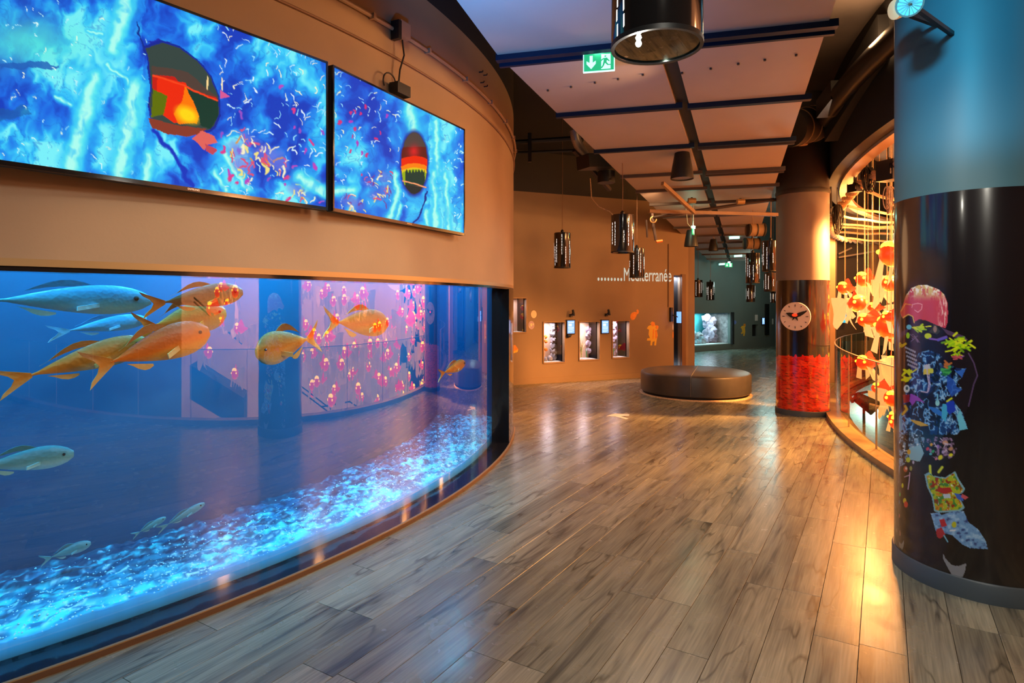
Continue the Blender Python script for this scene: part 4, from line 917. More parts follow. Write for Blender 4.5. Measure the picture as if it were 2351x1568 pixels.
for (lb, u0, u1, v0, v1, D, s) in (
    ('cylinder pendant hanging alone in front of the brown wall at left', 1272, 1310, 535, 615, 8.6, 2),
    ('larger cylinder pendant hanging just above and left of the lettering', 1403, 1455, 494, 580, 6.8, 3),
    ('cylinder pendant hanging in front of the letters', 1445, 1479, 570, 637, 9.0, 4),
    ('left of the two small pendants over the far teal aquarium', 1592, 1613, 643, 682, 14.0, 5),
    ('right of the two small pendants over the far teal aquarium', 1622, 1640, 647, 689, 15.2, 6),
    ('tall pendant left of the clock pillar group', 1713, 1743, 581, 650, 9.6, 7),
    ('short pendant directly below the tall one near the clock pillar', 1714, 1733, 654, 693, 13.0, 8),
    ('upper pendant partly hidden by the clock pillar', 1751, 1787, 553, 623, 9.2, 9),
    ('middle pendant tucked beside the clock pillar', 1755, 1786, 626, 669, 11.0, 10),
    ('lowest smallest pendant beside the clock pillar', 1769, 1781, 670, 695, 15.0, 11)):
    zt = raft_z(D) if 1500 < u0 < 1745 or u0 == 1403 else 4.2
    t, c, r, h = pendant(lb, u0, u1, v0, v1, D, zt, s, False)

# cone speakers
for (lb, u0, u1, v0, v1, D) in (('largest black cone speaker hanging under the raft gap', 1540, 1592, 346, 411, 6.4), ('second cone speaker with green glow above it', 1571, 1602, 528, 566, 9.4), ('smallest grey cone speaker farther down the corridor', 1627, 1649, 549, 576, 12.4)):
    c = P((u0+u1)/2, v1, D); r = (u1-u0)/2/F*D; h = (v1-v0)/F*D; t = thing('cone_speaker', lb, 'speaker', c, 0, 'cone speakers under the raft')
    m = MB(); m.lathe([(r*.9, .01), (r, 0), (r*1.0, .02), (r*.86, h*.45), (r*.66, h*.88), (r*.58, h), (r*.1, h*1.02)], c, 28); m.build('shell', 'black_metal', t, True)
    m = MB(); m.lathe([(.0001, .012), (r*.9, .012)], c, 28); m.build('grille', 'grey_metal', t)
    m = MB(); m.tube([c+Vector((0,0,h)), Vector((c.x, c.y, raft_z(c.y)))], .005, 6); m.build('hanging_wire', 'cable_brown', t)
    m = MB(); m.tube([c+Vector((r*.3, 0, h)), c+Vector((-r*.5, 0, h+.10)), c+Vector((-r*.9, -.05, raft_z(c.y)-c.z))], .005, 6); m.build('audio_cable', 'rope', t, True)

# =================================================================== PILLARS
C1 = Vector((2.565, 3.33, 0)); R1 = .392; C2 = Vector((3.885, 8.10, 0)); R2 = .325
def tuft(c, ctr, n, rad, cols, seed, ln=16, wd=4):
    r = random.Random(seed)
    for _ in range(n):
        a = r.uniform(0, 2*PI); d = rad*r.random(); x, y = ctr[0]+d*math.cos(a)*1.5, ctr[1]+d*math.sin(a)*.7; b = r.uniform(-.6, .6)+(PI if r.random() < .5 else 0)
        c.stroke([(x, y), (x+ln*math.cos(b)*r.uniform(.4, 1), y+ln*math.sin(b))], wd*r.uniform(.5, 1), r.choice(cols), .6)
def K7(*p): return [(2030+x/4.128, 620+y/4.128) for x, y in p]
def K8(*p): return [(2030+x/3.564, 980+y/3.564) for x, y in p]
def paint_fig(c):
    x, y = c.U, c.V
    # jacket silhouette
    c.poly(K7((130,640),(155,585),(230,548),(300,490),(420,475),(520,535),(620,575),(740,615),(790,655),(830,790),(885,1005),(868,1060),(820,1200),(790,1300),(700,1560),(130,1560),(150,1100)), (34, 27, 34))
    c.poly(K7((540,545),(640,585),(760,625),(795,665),(700,650),(600,610)), (84, 62, 92)); c.poly(K7((130,640),(155,585),(235,550),(215,600),(150,650)), (74, 56, 84)); c.stroke(K7((800,790),(850,880),(884,1000),(850,1080),(800,1290)), 3, (92, 70, 110), .8)
    # crumpled bag torso
    tor = K7((330,780),(420,760),(520,790),(600,880),(700,930),(775,935),(740,1010),(690,1060),(740,1130),(690,1180),(650,1230),(700,1300),(740,1350),(790,1500),(720,1520),(690,1560),(130,1560),(130,1420),(170,1250),(260,1000),(250,900),(300,860))
    ins = c.inside(tor); w1 = x+10*fbm(x/14, y/14, 51); w2 = y+14*fbm(x/14, y/14, 57)
    rd = 1-np.abs(2*fbm(w1/13, w2/17, 61, 4)-1); lo = fbm(w1/26, w2/30, 71, 3)
    c.mix(ins*np.clip((lo-.38)*4, 0, 1)*.9, (30, 52, 112)); c.mix(ins*np.clip((rd-.80)*7, 0, 1), (70, 140, 214)); c.mix(ins*np.clip((rd-.93)*14, 0, 1), (176, 212, 240))
    c.mix(ins*np.clip((fbm(w1/9, w2/12, 81, 3)-.60)*9, 0, 1)*.8, (12, 12, 20))
    c.poly(K7((410,1290),(500,1310),(555,1350),(548,1392),(470,1350)), (52, 116, 206)); c.poly(K7((590,1240),(660,1240),(680,1330),(620,1370),(590,1330)), (36, 62, 190)); c.poly(K7((550,1270),(590,1270),(600,1360),(580,1440),(545,1400)), (70, 170, 214)); c.poly(K7((720,1320),(790,1505),(715,1520),(690,1380)), (108, 196, 226)); c.poly(K7((130,1410),(165,1340),(170,1520),(125,1540)), (92, 170, 216))
    c.poly(K7((600,1000),(660,1040),(690,1110),(740,1130),(640,1200),(590,1110)), (44, 92, 200), .8); c.poly(K7((690,960),(775,932),(735,1020),(650,930)), (52, 104, 200))
    c.poly(K7((250,1170),(320,1200),(380,1255),(300,1240),(265,1285),(240,1240)), (150, 70, 190)); c.poly(K7((175,1180),(240,1180),(240,1250),(185,1260)), (150, 32, 50))
    # laptop
    lp = K7((265,555),(400,650),(350,760),(215,935),(180,900),(190,700)); c.poly(lp, (40, 34, 42))
    for i in range(6):
        for j in range(5): 
            q = K7((205+i*17+j*6, 735+i*-4+j*40+i*12))[0]; c.ell(q, 2.2, 2.6, (150, 150, 170))
    for k in range(7): 
        r = random.Random(k); q = K7((240+r.uniform(0, 100), 600+r.uniform(0, 90)), (240+r.uniform(0, 100), 600+r.uniform(0, 90))); c.stroke(q, 1.4, (120, 100, 130), .8)
    G = [(190, 220, 20), (150, 200, 30), (214, 224, 40), (110, 160, 30)]
    tuft(c, K7((335,545))[0], 14, 11, G, 1, 12, 5); tuft(c, K7((680,690))[0], 34, 26, G, 2, 18, 6); tuft(c, K7((760,720))[0], 12, 10, G, 3, 12, 5); tuft(c, K7((690,800))[0], 10, 9, G, 4, 10, 4); tuft(c, K7((215,960))[0], 12, 9, [(214, 224, 20)], 5, 12, 5); tuft(c, K7((205,1040))[0], 10, 7, [(214, 214, 20)], 6, 9, 6)
    tuft(c, K7((150,720))[0], 12, 9, [(150, 150, 24), (190, 160, 30)], 7, 14, 4); tuft(c, K7((600,960))[0], 10, 9, [(70, 170, 90), (40, 120, 70)], 8, 14, 6); tuft(c, K7((590,900))[0], 5, 6, [(190, 110, 50)], 9, 12, 5); tuft(c, K7((700,830))[0], 8, 8, [(190, 80, 90), (150, 90, 160)], 10, 10, 4)
    c.ell(K7((415,625))[0], 8, 6.5, (196, 210, 40)); c.ell(K7((235,540))[0], 6, 5.5, (110, 190, 220)); c.ell(K7((225,620))[0], 4, 7, (160, 210, 40)); c.ell(K7((213,1125))[0], 7, 9, (196, 214, 226)); c.ell(K7((215,1120))[0], 3, 4, (60, 90, 110))
    c.poly(K7((370,940),(430,935),(430,990),(372,990)), (214, 190, 70)); c.ell(K7((447,955))[0], 5, 6, (206, 206, 60)); c.poly(K7((375,900),(430,890),(440,935),(375,940)), (180, 190, 206))
    c.stroke(K7((405,900),(410,1000),(425,1080),(410,1160),(350,1150)), 2.4, (196, 180, 214), .8); c.stroke(K7((425,990),(435,1100),(420,1150)), 2, (170, 160, 210), .8); c.stroke(K7((430,650),(500,660),(590,630)), 4, (130, 90, 190), .8); c.stroke(K7((510,665),(590,640)), 5, (100, 90, 200), .8)
    c.poly(K7((475,470),(500,460),(515,500),(505,540),(530,580),(500,610),(470,600),(420,590),(460,550)), (58, 60, 62)); c.ell(K7((482,560))[0], 4, 8, (150, 120, 110)); c.ell(K7((497,468))[0], 5, 3, (140, 150, 200))
    c.poly(K7((240,1415),(330,1430),(425,1475),(345,1480),(300,1460)), (206, 166, 50)); c.stroke(K7((200,1290),(215,1320),(175,1365)), 6, (214, 170, 60), .8); c.ell(K7((505,1260))[0], 5, 7, (150, 214, 220)); c.stroke(K7((505,1180),(505,1250)), 3, (120, 190, 220), .8); c.stroke(K7((595,1245),(640,1215)), 4, (214, 220, 40), .8)
    # head
    hd = K7((150,395),(185,310),(205,240),(260,170),(330,142),(400,140),(470,165),(520,185),(570,235),(600,310),(605,400),(600,500),(580,552),(530,535),(470,510),(400,478),(330,466),(290,490),(275,500),(285,470),(278,448),(255,428),(225,428),(205,440),(178,460),(160,430))
    ih = c.inside(hd); c.mix(ih*1.0, (198, 66, 84)); c.mix(ih*np.clip((2085-x)/22, 0, 1)*.8, (212, 74, 46)); hl = fbm(x/5, y/16, 91, 3)
    c.mix(ih*np.clip((692-y)/20, 0, 1)*np.clip((hl-.34)*6, 0, 1)*.95, (214, 190, 120)); c.mix(ih*np.clip((684-y)/16, 0, 1)*np.clip((fbm(x/4, y/5, 95, 3)-.5)*8, 0, 1), (240, 236, 226)); c.mix(ih*np.clip((x-2150)/12, 0, 1)*np.clip((y-670)/20, 0, 1)*np.clip((fbm(x/3, y/12, 98)-.5)*6, 0, 1), (236, 190, 186))
    c.stroke(K7((262,355),(270,325),(320,315),(360,325),(355,370),(320,400),(290,380)), 1.6, (240, 170, 170), .8); c.stroke(K7((180,450),(230,420),(270,440),(285,500)), 2.2, (236, 190, 90), .8); c.stroke(K7((160,390),(200,320),(260,330)), 2, (236, 150, 70), .8)
    # hip pieces
    pc = K8((125,60),(200,40),(330,70),(320,200),(290,280),(220,270),(140,320),(118,320),(118,120)); ip = c.inside(pc); nz = fbm(x/6, y/7, 111, 3)
    c.mix(ip*np.clip((nz-.42)*5, 0, 1), (126, 160, 190)); c.mix(ip*np.clip((vnoise(x/3, y/3, 113)-.74)*6, 0, 1), (220, 230, 236)); c.poly(K8((205,170),(300,150),(325,215),(290,285),(205,265)), (140, 186, 206)); c.ell(K8((202,205))[0], 4, 6, (226, 170, 40)); c.ell(K8((196,270))[0], 5, 6, (196, 206, 50)); c.stroke(K8((125,320),(112,460)), 2.4, (130, 160, 190), .8)
    r = random.Random(5); bag = K8((320,110),(400,80),(550,90),(595,180),(570,240),(490,290),(400,250),(340,200)); ib = c.inside(bag); c.mix(ib*np.clip((fbm(x/6, y/6, 121, 3)-.46)*5, 0, 1), (150, 120, 160))
    for (a, b, cl, s) in ((385,145,(230,170,50),7),(355,180,(206,60,80),8),(400,200,(60,170,110),7),(380,222,(90,190,210),6),(460,250,(220,216,40),11),(545,230,(220,216,50),9),(500,130,(206,150,120),12),(440,160,(150,110,190),8),(545,180,(190,140,110),10),(480,205,(170,150,200),7),(425,262,(206,130,150),6)): 
        q = K8((a, b))[0]; c.ell(q, s*.55, s*.42, cl, r.uniform(0, 3), .3)
    for _ in range(8): q = K8((r.uniform(420, 520), r.uniform(110, 210)))[0]; c.stroke([q, (q[0]+r.uniform(-10, 10), q[1]+r.uniform(-12, 12))], 1.8, (206, 190, 214), .8)
    c.stroke(K8((375,320),(378,390)), 6, (206, 220, 60), .6); c.stroke(K8((475,330),(445,370)), 6, (206, 220, 70), .6)
    # calf bag
    bg_ = K8((330,390),(365,370),(400,400),(500,415),(580,362),(612,430),(662,505),(650,530),(605,560),(660,660),(625,690),(450,702),(410,690),(390,575),(350,490)); ib = c.inside(bg_); c.mix(ib*1.0, (128, 178, 196))
    i2 = c.inside([(px+(2030+495/3.564-px)*.10, py+(980+540/3.564-py)*.08) for px, py in bg_]); n1 = fbm(x/8, y/7, 131, 3); n2 = fbm(x/6, y/8, 137, 3); n3 = fbm(x/9, y/9, 139, 3)
    c.mix(i2*1.0, (176, 190, 40)); c.mix(i2*np.clip((n1-.52)*9, 0, 1), (206, 140, 26)); c.mix(i2*np.clip((n2-.56)*10, 0, 1), (70, 140, 60)); c.mix(i2*np.clip((n3-.6)*10, 0, 1), (150, 50, 30)); c.mix(i2*np.clip((vnoise(x/3, y/3, 141)-.84)*9, 0, 1), (230, 236, 210))
    c.poly(K8((440,500),(540,495),(560,530),(490,550),(440,530)), (180, 44, 40)); c.poly(K8((570,540),(640,560),(650,610),(600,590)), (60, 100, 200)); c.poly(K8((640,550),(690,575),(660,595),(630,575)), (206, 90, 100)); c.poly(K8((480,550),(540,548),(545,580),(490,585)), (190, 206, 226))
    # foot bag
    ft = K8((380,708),(450,700),(470,722),(560,690),(650,690),(690,780),(770,840),(830,930),(848,1000),(700,992),(640,962),(560,890),(500,870),(420,850),(400,770)); iff = c.inside(ft); c.mix(iff*1.0, (112, 160, 214)); nf = fbm(x/10, y/8, 151, 4); c.mix(iff*np.clip((nf-.55)*6, 0, 1), (158, 198, 236)); c.mix(iff*np.clip((.40-nf)*8, 0, 1), (52, 70, 130))
    c.poly(K8((450,760),(490,750),(515,810),(470,820)), (190, 40, 48)); c.poly(K8((425,840),(470,820),(500,880),(460,915),(430,900)), (176, 44, 54)); c.ell(K8((572,800))[0], 5.5, 7, (190, 190, 40)); c.stroke(K8((490,890),(520,940)), 3, (120, 190, 220), .8); c.stroke(K8((540,850),(580,845)), 3, (230, 230, 236), .8)
    # toe caps and stray bits
    c.poly(K8((485,1038),(500,1075),(550,1128),(605,1140),(672,1116),(662,1180),(642,1226),(600,1240),(565,1230),(530,1170),(480,1075)), (140, 142, 152)); c.poly(K8((108,890),(118,930),(140,960),(162,925),(164,880),(160,970),(148,1005),(125,985)), (132, 130, 124)); c.stroke(K8((112,840),(118,870)), 2, (200, 180, 180), .8); c.stroke(K8((128,850),(130,890)), 2, (196, 130, 110), .8)
    for (a, b, cl, sx, sy) in ((175,345,(196,90,60),6,9),(180,340,(230,200,190),3,4),(218,340,(150,150,80),4,7),(150,480,(206,206,40),3,7),(128,552,(70,170,80),2.5,7),(120,615,(120,180,220),2,7),(168,605,(214,190,40),5,8),(178,635,(214,60,50),6,9),(120,728,(200,100,110),2.6,7),(238,290,(190,180,210),3,5)): c.ell(K8((a, b))[0], sx*.8, sy*.8, cl, 0, .3)
    c.stroke(K8((210,375),(205,440),(195,510)), 2.6, (190, 160, 190), .8); c.stroke(K8((165,410),(205,395)), 2.2, (190, 150, 170), .8)
def pillar_print(name, parent, C, R, z0, z1, nu, nv, painter, base, a0, a1):
    pos = []; toc = math.atan2(-C.y, -C.x)
    for j in range(nv+1):
        z = z1+(z0-z1)*j/nv
        for i in range(nu+1): a = toc+a0+(a1-a0)*i/nu; pos.append((C.x+R*math.cos(a), C.y+R*math.sin(a), z))
    return print_grid(name, pos, to_pix(pos), nu, nv, 'column_print', parent, painter, base, True)
p1 = thing('pillar', 'large near round pillar printed with a figure made of litter', 'pillar', C1)
m = MB(); m.lathe([(R1, 0), (R1, 4.2)], C1, 72); m.build('shaft', 'column_blue', p1, True)
m = MB(); m.lathe([(R1+.0015, .10), (R1+.0015, 2.058)], C1, 72, a0=math.atan2(-C1.y, -C1.x)+R_(64), a1=math.atan2(-C1.y, -C1.x)+R_(296)); 
mat('wrap_dark', lin((26, 21, 24)), .2, coat=.9); m.build('plain_wrap', 'wrap_dark', p1, True)
# the print runs from the left-hand edge of the pillar; angle grows counter-clockwise seen from above
pillar_print('printed_wrap', p1, C1, R1+.0015, .10, 2.058, 300, 620, paint_fig, (26, 21, 24), R_(-64), R_(64))
m = MB(); m.lathe([(R1, .0), (R1+.012, .0), (R1+.012, .092), (R1+.006, .10), (R1, .10)], C1, 72); m.build('baseboard', 'baseboard_grey', p1, True)

def paint_red(c):
    x, y = c.U, c.V; edge = 818+3*np.sin(x*.35)+1.5*np.sin(x*.8+1); red = y > edge
    c.mix(red*1.0, (226, 30, 14)); r = random.Random(8)
    for k in range(240):
        a, b = r.uniform(1780, 1902), r.uniform(818, 950); s = r.uniform(.7, 1.2); d = r.choice((-1, 1)); cl = r.choice(((236, 40, 16), (214, 22, 12), (240, 60, 24), (200, 20, 12)))
        c.ell((a, b), 10*s, 4.2*s, cl, r.uniform(-.2, .2), .25); c.poly([(a-d*9*s, b), (a-d*16*s, b-4*s), (a-d*13*s, b), (a-d*16*s, b+4*s)], cl); c.ell((a+d*2*s, b+4*s), 5*s, 1.2, (110, 8, 6), .2, .5, .8); c.ell((a+d*7*s, b-1), .9, .9, (60, 8, 6))
    pass
p2 = thing('pillar', 'round pillar with a clock and a band of red fish print', 'pillar', C2)
m = MB(); m.lathe([(R2, 0), (R2, 2.92)], C2, 56); m.build('shaft', 'column_paint', p2, True)
m = MB(); m.lathe([(R2+.004, 2.90), (R2+.012, 2.93), (R2+.004, 2.96), (R2, 2.96), (R2, 4.2)], C2, 56); m.build('upper_shaft', 'column_top_dark', p2, True)
m = MB(); m.lathe([(R2+.0015, .07), (R2+.0015, 1.765)], C2, 56, a0=math.atan2(-C2.y, -C2.x)+R_(88), a1=math.atan2(-C2.y, -C2.x)+R_(272)); m.build('plain_wrap', 'wrap_dark', p2, True)
pillar_print('fish_print_wrap', p2, C2, R2+.0015, .07, 1.765, 120, 330, paint_red, (26, 21, 24), R_(-88), R_(88))
m = MB(); m.lathe([(R2, 0), (R2+.012, 0), (R2+.012, .062), (R2+.005, .07), (R2, .07)], C2, 56); m.build('baseboard', 'baseboard_grey', p2, True)

# clock
cp = P(1820, 727, 7.72); cd = Vector((cp.x-C2.x, cp.y-C2.y, 0)).normalized(); cp = Vector((C2.x, C2.y, cp.z))+cd*(R2+.03)
ex = Vector((-cd.y, cd.x, 0)); ck = thing('wall_clock', 'round pink-white clock with fish shaped hands on the pillar', 'clock', cp); ez = Vector((0,0,1))
CM = Matrix((ex, ez, cd)).transposed()
m = MB(); m.lathe([(.0001, -.028), (.155, -.028), (.185, .0), (.182, .008), (.0001, .012)], cp, 40, M=CM); cface = m.build('face', 'clock_face', ck, True)
for k in range(12):
    a = PI/2-k*PI/6; m = MB(); o_ = cp+cd*.011; l = .02 if k % 3 else .03; ra = .155
    d = ex*math.cos(a)+ez*math.sin(a); q = ex*-math.sin(a)+ez*math.cos(a); m.prism([(0, -.003), (l, -.005), (l, .005), (0, .003)], (o_+d*(ra-l), d, q, cd), .003); m.build('hour_mark', 'cable_black', cface)
def hand(name, ang, L, wd, z):
    d = ex*math.cos(ang)+ez*math.sin(ang); q = ex*-math.sin(ang)+ez*math.cos(ang); m = MB()
    m.prism([(-.055, wd*.9), (-.03, 0), (-.055, -wd*.9), (-.01, -wd*.45), (L*.35, -wd*.7), (L*.7, -wd*.45), (L, 0), (L*.7, wd*.45), (L*.35, wd*.7), (-.01, wd*.45)], (cp+cd*z, d, q, cd), .003); m.build(name, 'black_matte', ck)
hand('minute_hand', R_(27), .165, .036, .016); hand('hour_hand', R_(158), .12, .046, .020)
m = MB(); m.prism([(.036*math.cos(a)*(1 if math.cos(a) < 0 else .8), .017*math.sin(a)) for a in np.linspace(0, 2*PI, 14)[:-1]], (cp+cd*.024+ez*.018, ex, ez, cd), .004); m.build('red_fish', 'goldfish_fin_red', ck)

# =================================================================== ROUND BENCH
bc = FL(1595, 902); BR = .86; bn = thing('round_bench', 'large round dark leather bench with a seam across the top', 'bench', (bc.x, bc.y, 0))
BH = .36; prof = [(.0001, .045), (BR-.015, .045), (BR, .06), (BR, BH-.045), (BR-.012, BH-.014), (BR-.045, BH), (.0001, BH+.006)]
sa = math.atan2(-bc.y, -bc.x)-R_(4)
for k, nm in ((0, 'seat_half'), (1, 'seat_half')):
    m = MB(); a0 = sa+k*PI+.010; a1 = sa+(k+1)*PI-.010; m.lathe(prof, (bc.x, bc.y, 0), 40, a0, a1)
    o = m.build(nm, 'bench_leather', bn, True)
m = MB(); m.lathe([(BR-.05, 0), (BR-.05, .046)], (bc.x, bc.y, 0), 56); m.build('plinth', 'black_matte', bn, True)
m = MB(); m.lathe([(BR-.03, 0), (BR+.015, 0), (BR+.012, .012), (BR-.03, .014)], (bc.x, bc.y, 0), 56); m.build('base_ring', 'rope', bn, True)
m = MB(); d = Vector((math.cos(sa), math.sin(sa), 0)); m.tube([Vector((bc.x, bc.y, 0))+d*r+Vector((0,0,z)) for r, z in ((-BR+.05, BH), (0, BH+.004), (BR-.05, BH), (BR-.012, BH-.016), (BR-.002, BH-.05), (BR-.002, .06))], .006, 6); mat('seam_grey', (.14, .13, .12), .4); m.build('seam_piping', 'seam_grey', bn, True)
# floor arrow
m = MB(); pl = [FL(u, v, .001) for u, v in ((1392, 955), (1412, 949), (1445, 951), (1444, 954), (1424, 955), (1443, 961), (1437, 962), (1412, 955.5))]
m.add(pl+[p+Vector((0,0,-.001)) for p in pl], [tuple(range(8)), tuple(reversed(range(8, 16)))]+[(k, (k+1) % 8, (k+1) % 8+8, k+8) for k in range(8)]); tag(m.build('floor_arrow', 'floor_mark', origin=pl[0]), 'white arrow mark on the plank floor before the bench', 'floor mark')

# =================================================================== BROWN WALL FITTINGS
brz = math.atan2(BE.y, BE.x); EZ = Vector((0,0,1))
def bpt(u, v, off=0.0): s, z = bw(u, v); return BA+BE*s+BN*off+EZ*z
def rockery(t, pts, matn, seed):                   # lumpy coral heads, each its own part
    rg = random.Random(seed)
    for (c, r) in pts:
        m = MB(); n = 10; vs = []; 
        for j in range(7):
            th = PI*j/6
            for k in range(n):
                a = 2*PI*k/n; q = r*(1+.28*math.sin(3*a+j+seed)+rg.uniform(-.16, .16)); vs.append((c.x+q*math.sin(th)*math.cos(a), c.y+.7*q*math.sin(th)*math.sin(a), c.z+q*math.cos(th)))
        fs = [(j*n+k, j*n+(k+1) % n, (j+1)*n+(k+1) % n, (j+1)*n+k) for j in range(6) for k in range(n)]
        m.add(vs, fs); m.build('coral_head', matn, t, True)
def blades(t, c, n, L, matn, seed, sp=.5):
    rg = random.Random(seed)
    for k in range(n):
        a = rg.uniform(0, 2*PI); l = L*rg.uniform(.5, 1); b = rg.uniform(.1, sp); d = Vector((math.cos(a), math.sin(a)*.6, 0)); rows = []
        sd = Vector((-d.y, d.x, 0)).normalized()
        for i in range(6):
            q = i/5; p = c+d*(l*b*q*q)+EZ*(l*q*(1-.35*b*q)); wd = .012*(1-q)+.002; rows.append([p-sd*wd, p+sd*wd])
        m = MB(); m.sheet(rows, .002); m.build('leaf', matn, t, True)
def small_tank(k, H, label, kind):
    s0, s1, z0, z1 = H; ctr = BA+BE*((s0+s1)/2); t = thing('window_aquarium', label, 'aquarium', ctr+EZ*z0, 0, 'small aquarium windows in the brown wall')
    W = s1-s0; dp = .30; off = -.08
    def bx(name, sc_, dn, zc, sz, matn): c = BA+BE*sc_-BN*dn; m = MB(); m.box((c.x, c.y, zc), sz, brz); m.build(name, matn, t)
    zc = (z0+z1)/2; Hh = z1-z0
    bx('back_panel', (s0+s1)/2, .08+dp, zc, (W+.05, .02, Hh+.03), 'wall_peach' if kind < 3 else 'coral_violet'); bx('right_panel', s1-.006+.0, .08+dp/2+.01, zc, (.02, dp, Hh), 'void_black')
    bx('left_panel', s0-.012, .08+dp/2, zc, (.02, dp, Hh), 'black_matte'); bx('bed', (s0+s1)/2, .08+dp/2, z0-.005, (W, dp, .02), 'white_paint'); bx('top_panel', (s0+s1)/2, .08+dp/2, z1+.01, (W, dp, .02), 'black_matte')
    fm = 'kerb_wood'
    for nm, sc_, zz, sz in (('frame', s0-.006, zc, (.018, .03, Hh+.03)), ('frame', s1+.006, zc, (.018, .03, Hh+.03)), ('frame', (s0+s1)/2, z1+.008, (W, .03, .018)), ('frame', (s0+s1)/2, z0-.008, (W, .03, .018))): bx(nm, sc_, -.002, zz, sz, fm)
    bx('pane', (s0+s1)/2, .05, zc, (W-.001, .008, Hh-.001), 'pane_glass')
    at = lambda fs, fd, fz: BA+BE*(s0+W*fs)-BN*(.08+dp*fd)+EZ*(z0+Hh*fz)
    if kind == 1: rockery(t, [(at(.80, .7, f), .062) for f in (.12, .25, .38, .52, .68, .82, .93)]+[(at(.55, .45, .07), .05), (at(.3, .4, .05), .045)], 'rock', 3); rockery(t, [(at(.40, .6, f), .03) for f in (.5, .62, .3)], 'sticker_orange', 4)
    if kind == 2: rockery(t, [(at(.84, .75, f), .055) for f in (.2, .4, .6, .78)]+[(at(.8, .55, .68), .035)], 'coral_violet', 5); blades(t, at(.36, .4, .04), 12, .42, 'plant_pale', 6, .45); blades(t, at(.62, .4, .04), 5, .25, 'plant_green', 7, .3)
    if kind == 3: rockery(t, [(at(.50, .65, f), .075) for f in (.12, .30, .48, .66, .84, .97)], 'coral_violet', 8); blades(t, at(.30, .25, .06), 9, .20, 'plant_green', 9, .4)
    if kind == 0: rockery(t, [(at(.1, .6, f), .06) for f in (.3, .5, .7)], 'coral_violet', 12)
    p = at(.35, .35, .97); light('AREA', p, 8 if kind else 3, (1, .82, .92), .16, p-EZ, name='tank_lamp')
small_tank(0, WIN[0], 'dark small aquarium window cut off by the big tank edge', 0)
small_tank(1, WIN[1], 'left of the three lit aquarium windows, with grey rock', 1)
small_tank(2, WIN[2], 'middle lit aquarium window with long pale grass leaves', 2)
small_tank(3, WIN[3], 'right of the three lit aquarium windows, with violet coral', 3)
s0, s1, z0, z1 = TALL; t = thing('tall_aquarium', 'tall narrow lit aquarium strip at the corner of the brown wall', 'aquarium', BA+BE*s0+EZ*z0)
def bxx(name, sc_, dn, zc, sz, matn, tt): c = BA+BE*sc_-BN*dn; m = MB(); m.box((c.x, c.y, zc), sz, brz); m.build(name, matn, tt)
bxx('back_panel', (s0+s1)/2-.05, .35, (z0+z1)/2, (s1-s0+.3, .02, z1-z0+.05), 'coral_violet', t); bxx('pane', (s0+s1)/2, .04, (z0+z1)/2, (s1-s0-.001, .008, z1-z0-.001), 'pane_glass', t); bxx('side_panel', s1+.01, .22, (z0+z1)/2, (.02, .28, z1-z0), 'black_matte', t)
rockery(t, [(BA+BE*(s0+.02*math.sin(k*2.1))-BN*.24+EZ*(z0+.06+k*.16), .075) for k in range(12)], 'coral_violet', 15)
p = BA+BE*((s0+s1)/2)-BN*.2+EZ*(z1-.03); light('AREA', p, 8, (.85, .88, 1), .15, p-EZ, name='tank_lamp'); p = p-EZ*(z1-z0-.1); light('POINT', p, .8, (.6, .8, 1), .03, name='tank_lamp')
m = MB(); c = bpt(1567, 745, .02); m.box((c.x, c.y, (z0+z1)/2), ((1573-1562)/F*12.1, .05, z1-z0+.04), brz); tag(m.build('wooden_jamb', 'wood_jamb', origin=(c.x, c.y, z0)), 'dark wooden jamb beside the tall narrow aquarium', 'jamb')
# tablets, lamps, stickers
def tablet(label, u0, u1, v0, v1, fn=bpt, N=BN, rz=brz, off=.03):
    a = fn(u0, v0, off); b = fn(u1, v1, off); c = (a+b)/2; W = (Vector((a.x, a.y))-Vector((b.x, b.y))).length; H = abs(a.z-b.z); t = thing('info_tablet', label, 'info screen', c-EZ*H/2, 0, 'glowing info tablets')
    m = MB(); m.box(c-N*.014, (W+.03, .03, H+.03), rz); m.build('casing', 'black_matte', t); m = MB(); m.box(c+N*.002, (W, .006, H), rz); dsp = m.build('display', 'tablet_screen', t)
    e = Vector((math.cos(rz), math.sin(rz), 0))
    for k, (x, y, w_, h_) in enumerate(((0, .36, .8, .05), (-.12, .16, .45, .2), (0, -.02, .8, .03), (0, -.1, .8, .03), (0, -.18, .7, .03), (0, -.3, .8, .03), (-.1, -.38, .6, .03))): m = MB(); m.box(c+N*.0055+e*(x*W)+EZ*(y*H), (w_*W, .001, h_*H), rz); m.build('text_line', 'tablet_line', dsp)
tablet('blue glowing info tablet right of the left aquarium window', 1301, 1317, 736, 765); tablet('blue glowing info tablet right of the middle aquarium window', 1380, 1395, 736, 764)
def wall_spot(label, u, v):
    p = bpt(u, v, 0.0); t = thing('wall_spotlight', label, 'spotlight', p, 0, 'small black wall spotlights'); m = MB(); m.box(p+BN*.02, (.05, .04, .05), brz); m.build('mount', 'black_metal', t); m = MB(); m.tube([p+BN*.03, p+BN*.10+EZ*.06], .012, 8); m.build('arm', 'black_metal', t); m = MB(); m.tube([p+BN*.09+EZ*.10, p+BN*.13+EZ*.0], .022, 10); m.build('head', 'black_metal', t, True)
wall_spot('small black spotlight above the left info tablet', 1310, 724); wall_spot('small black spotlight above the middle info tablet', 1391, 723)
p = bpt(1304, 771, .02); m = MB(); m.box(p, (.07, .06, .05), brz); m.tube([p+BN*.03, p+BN*.07+EZ*.02], .03, 10); tag(m.build('sensor_box', 'black_metal', origin=p), 'small black sensor box under the left info tablet', 'sensor')
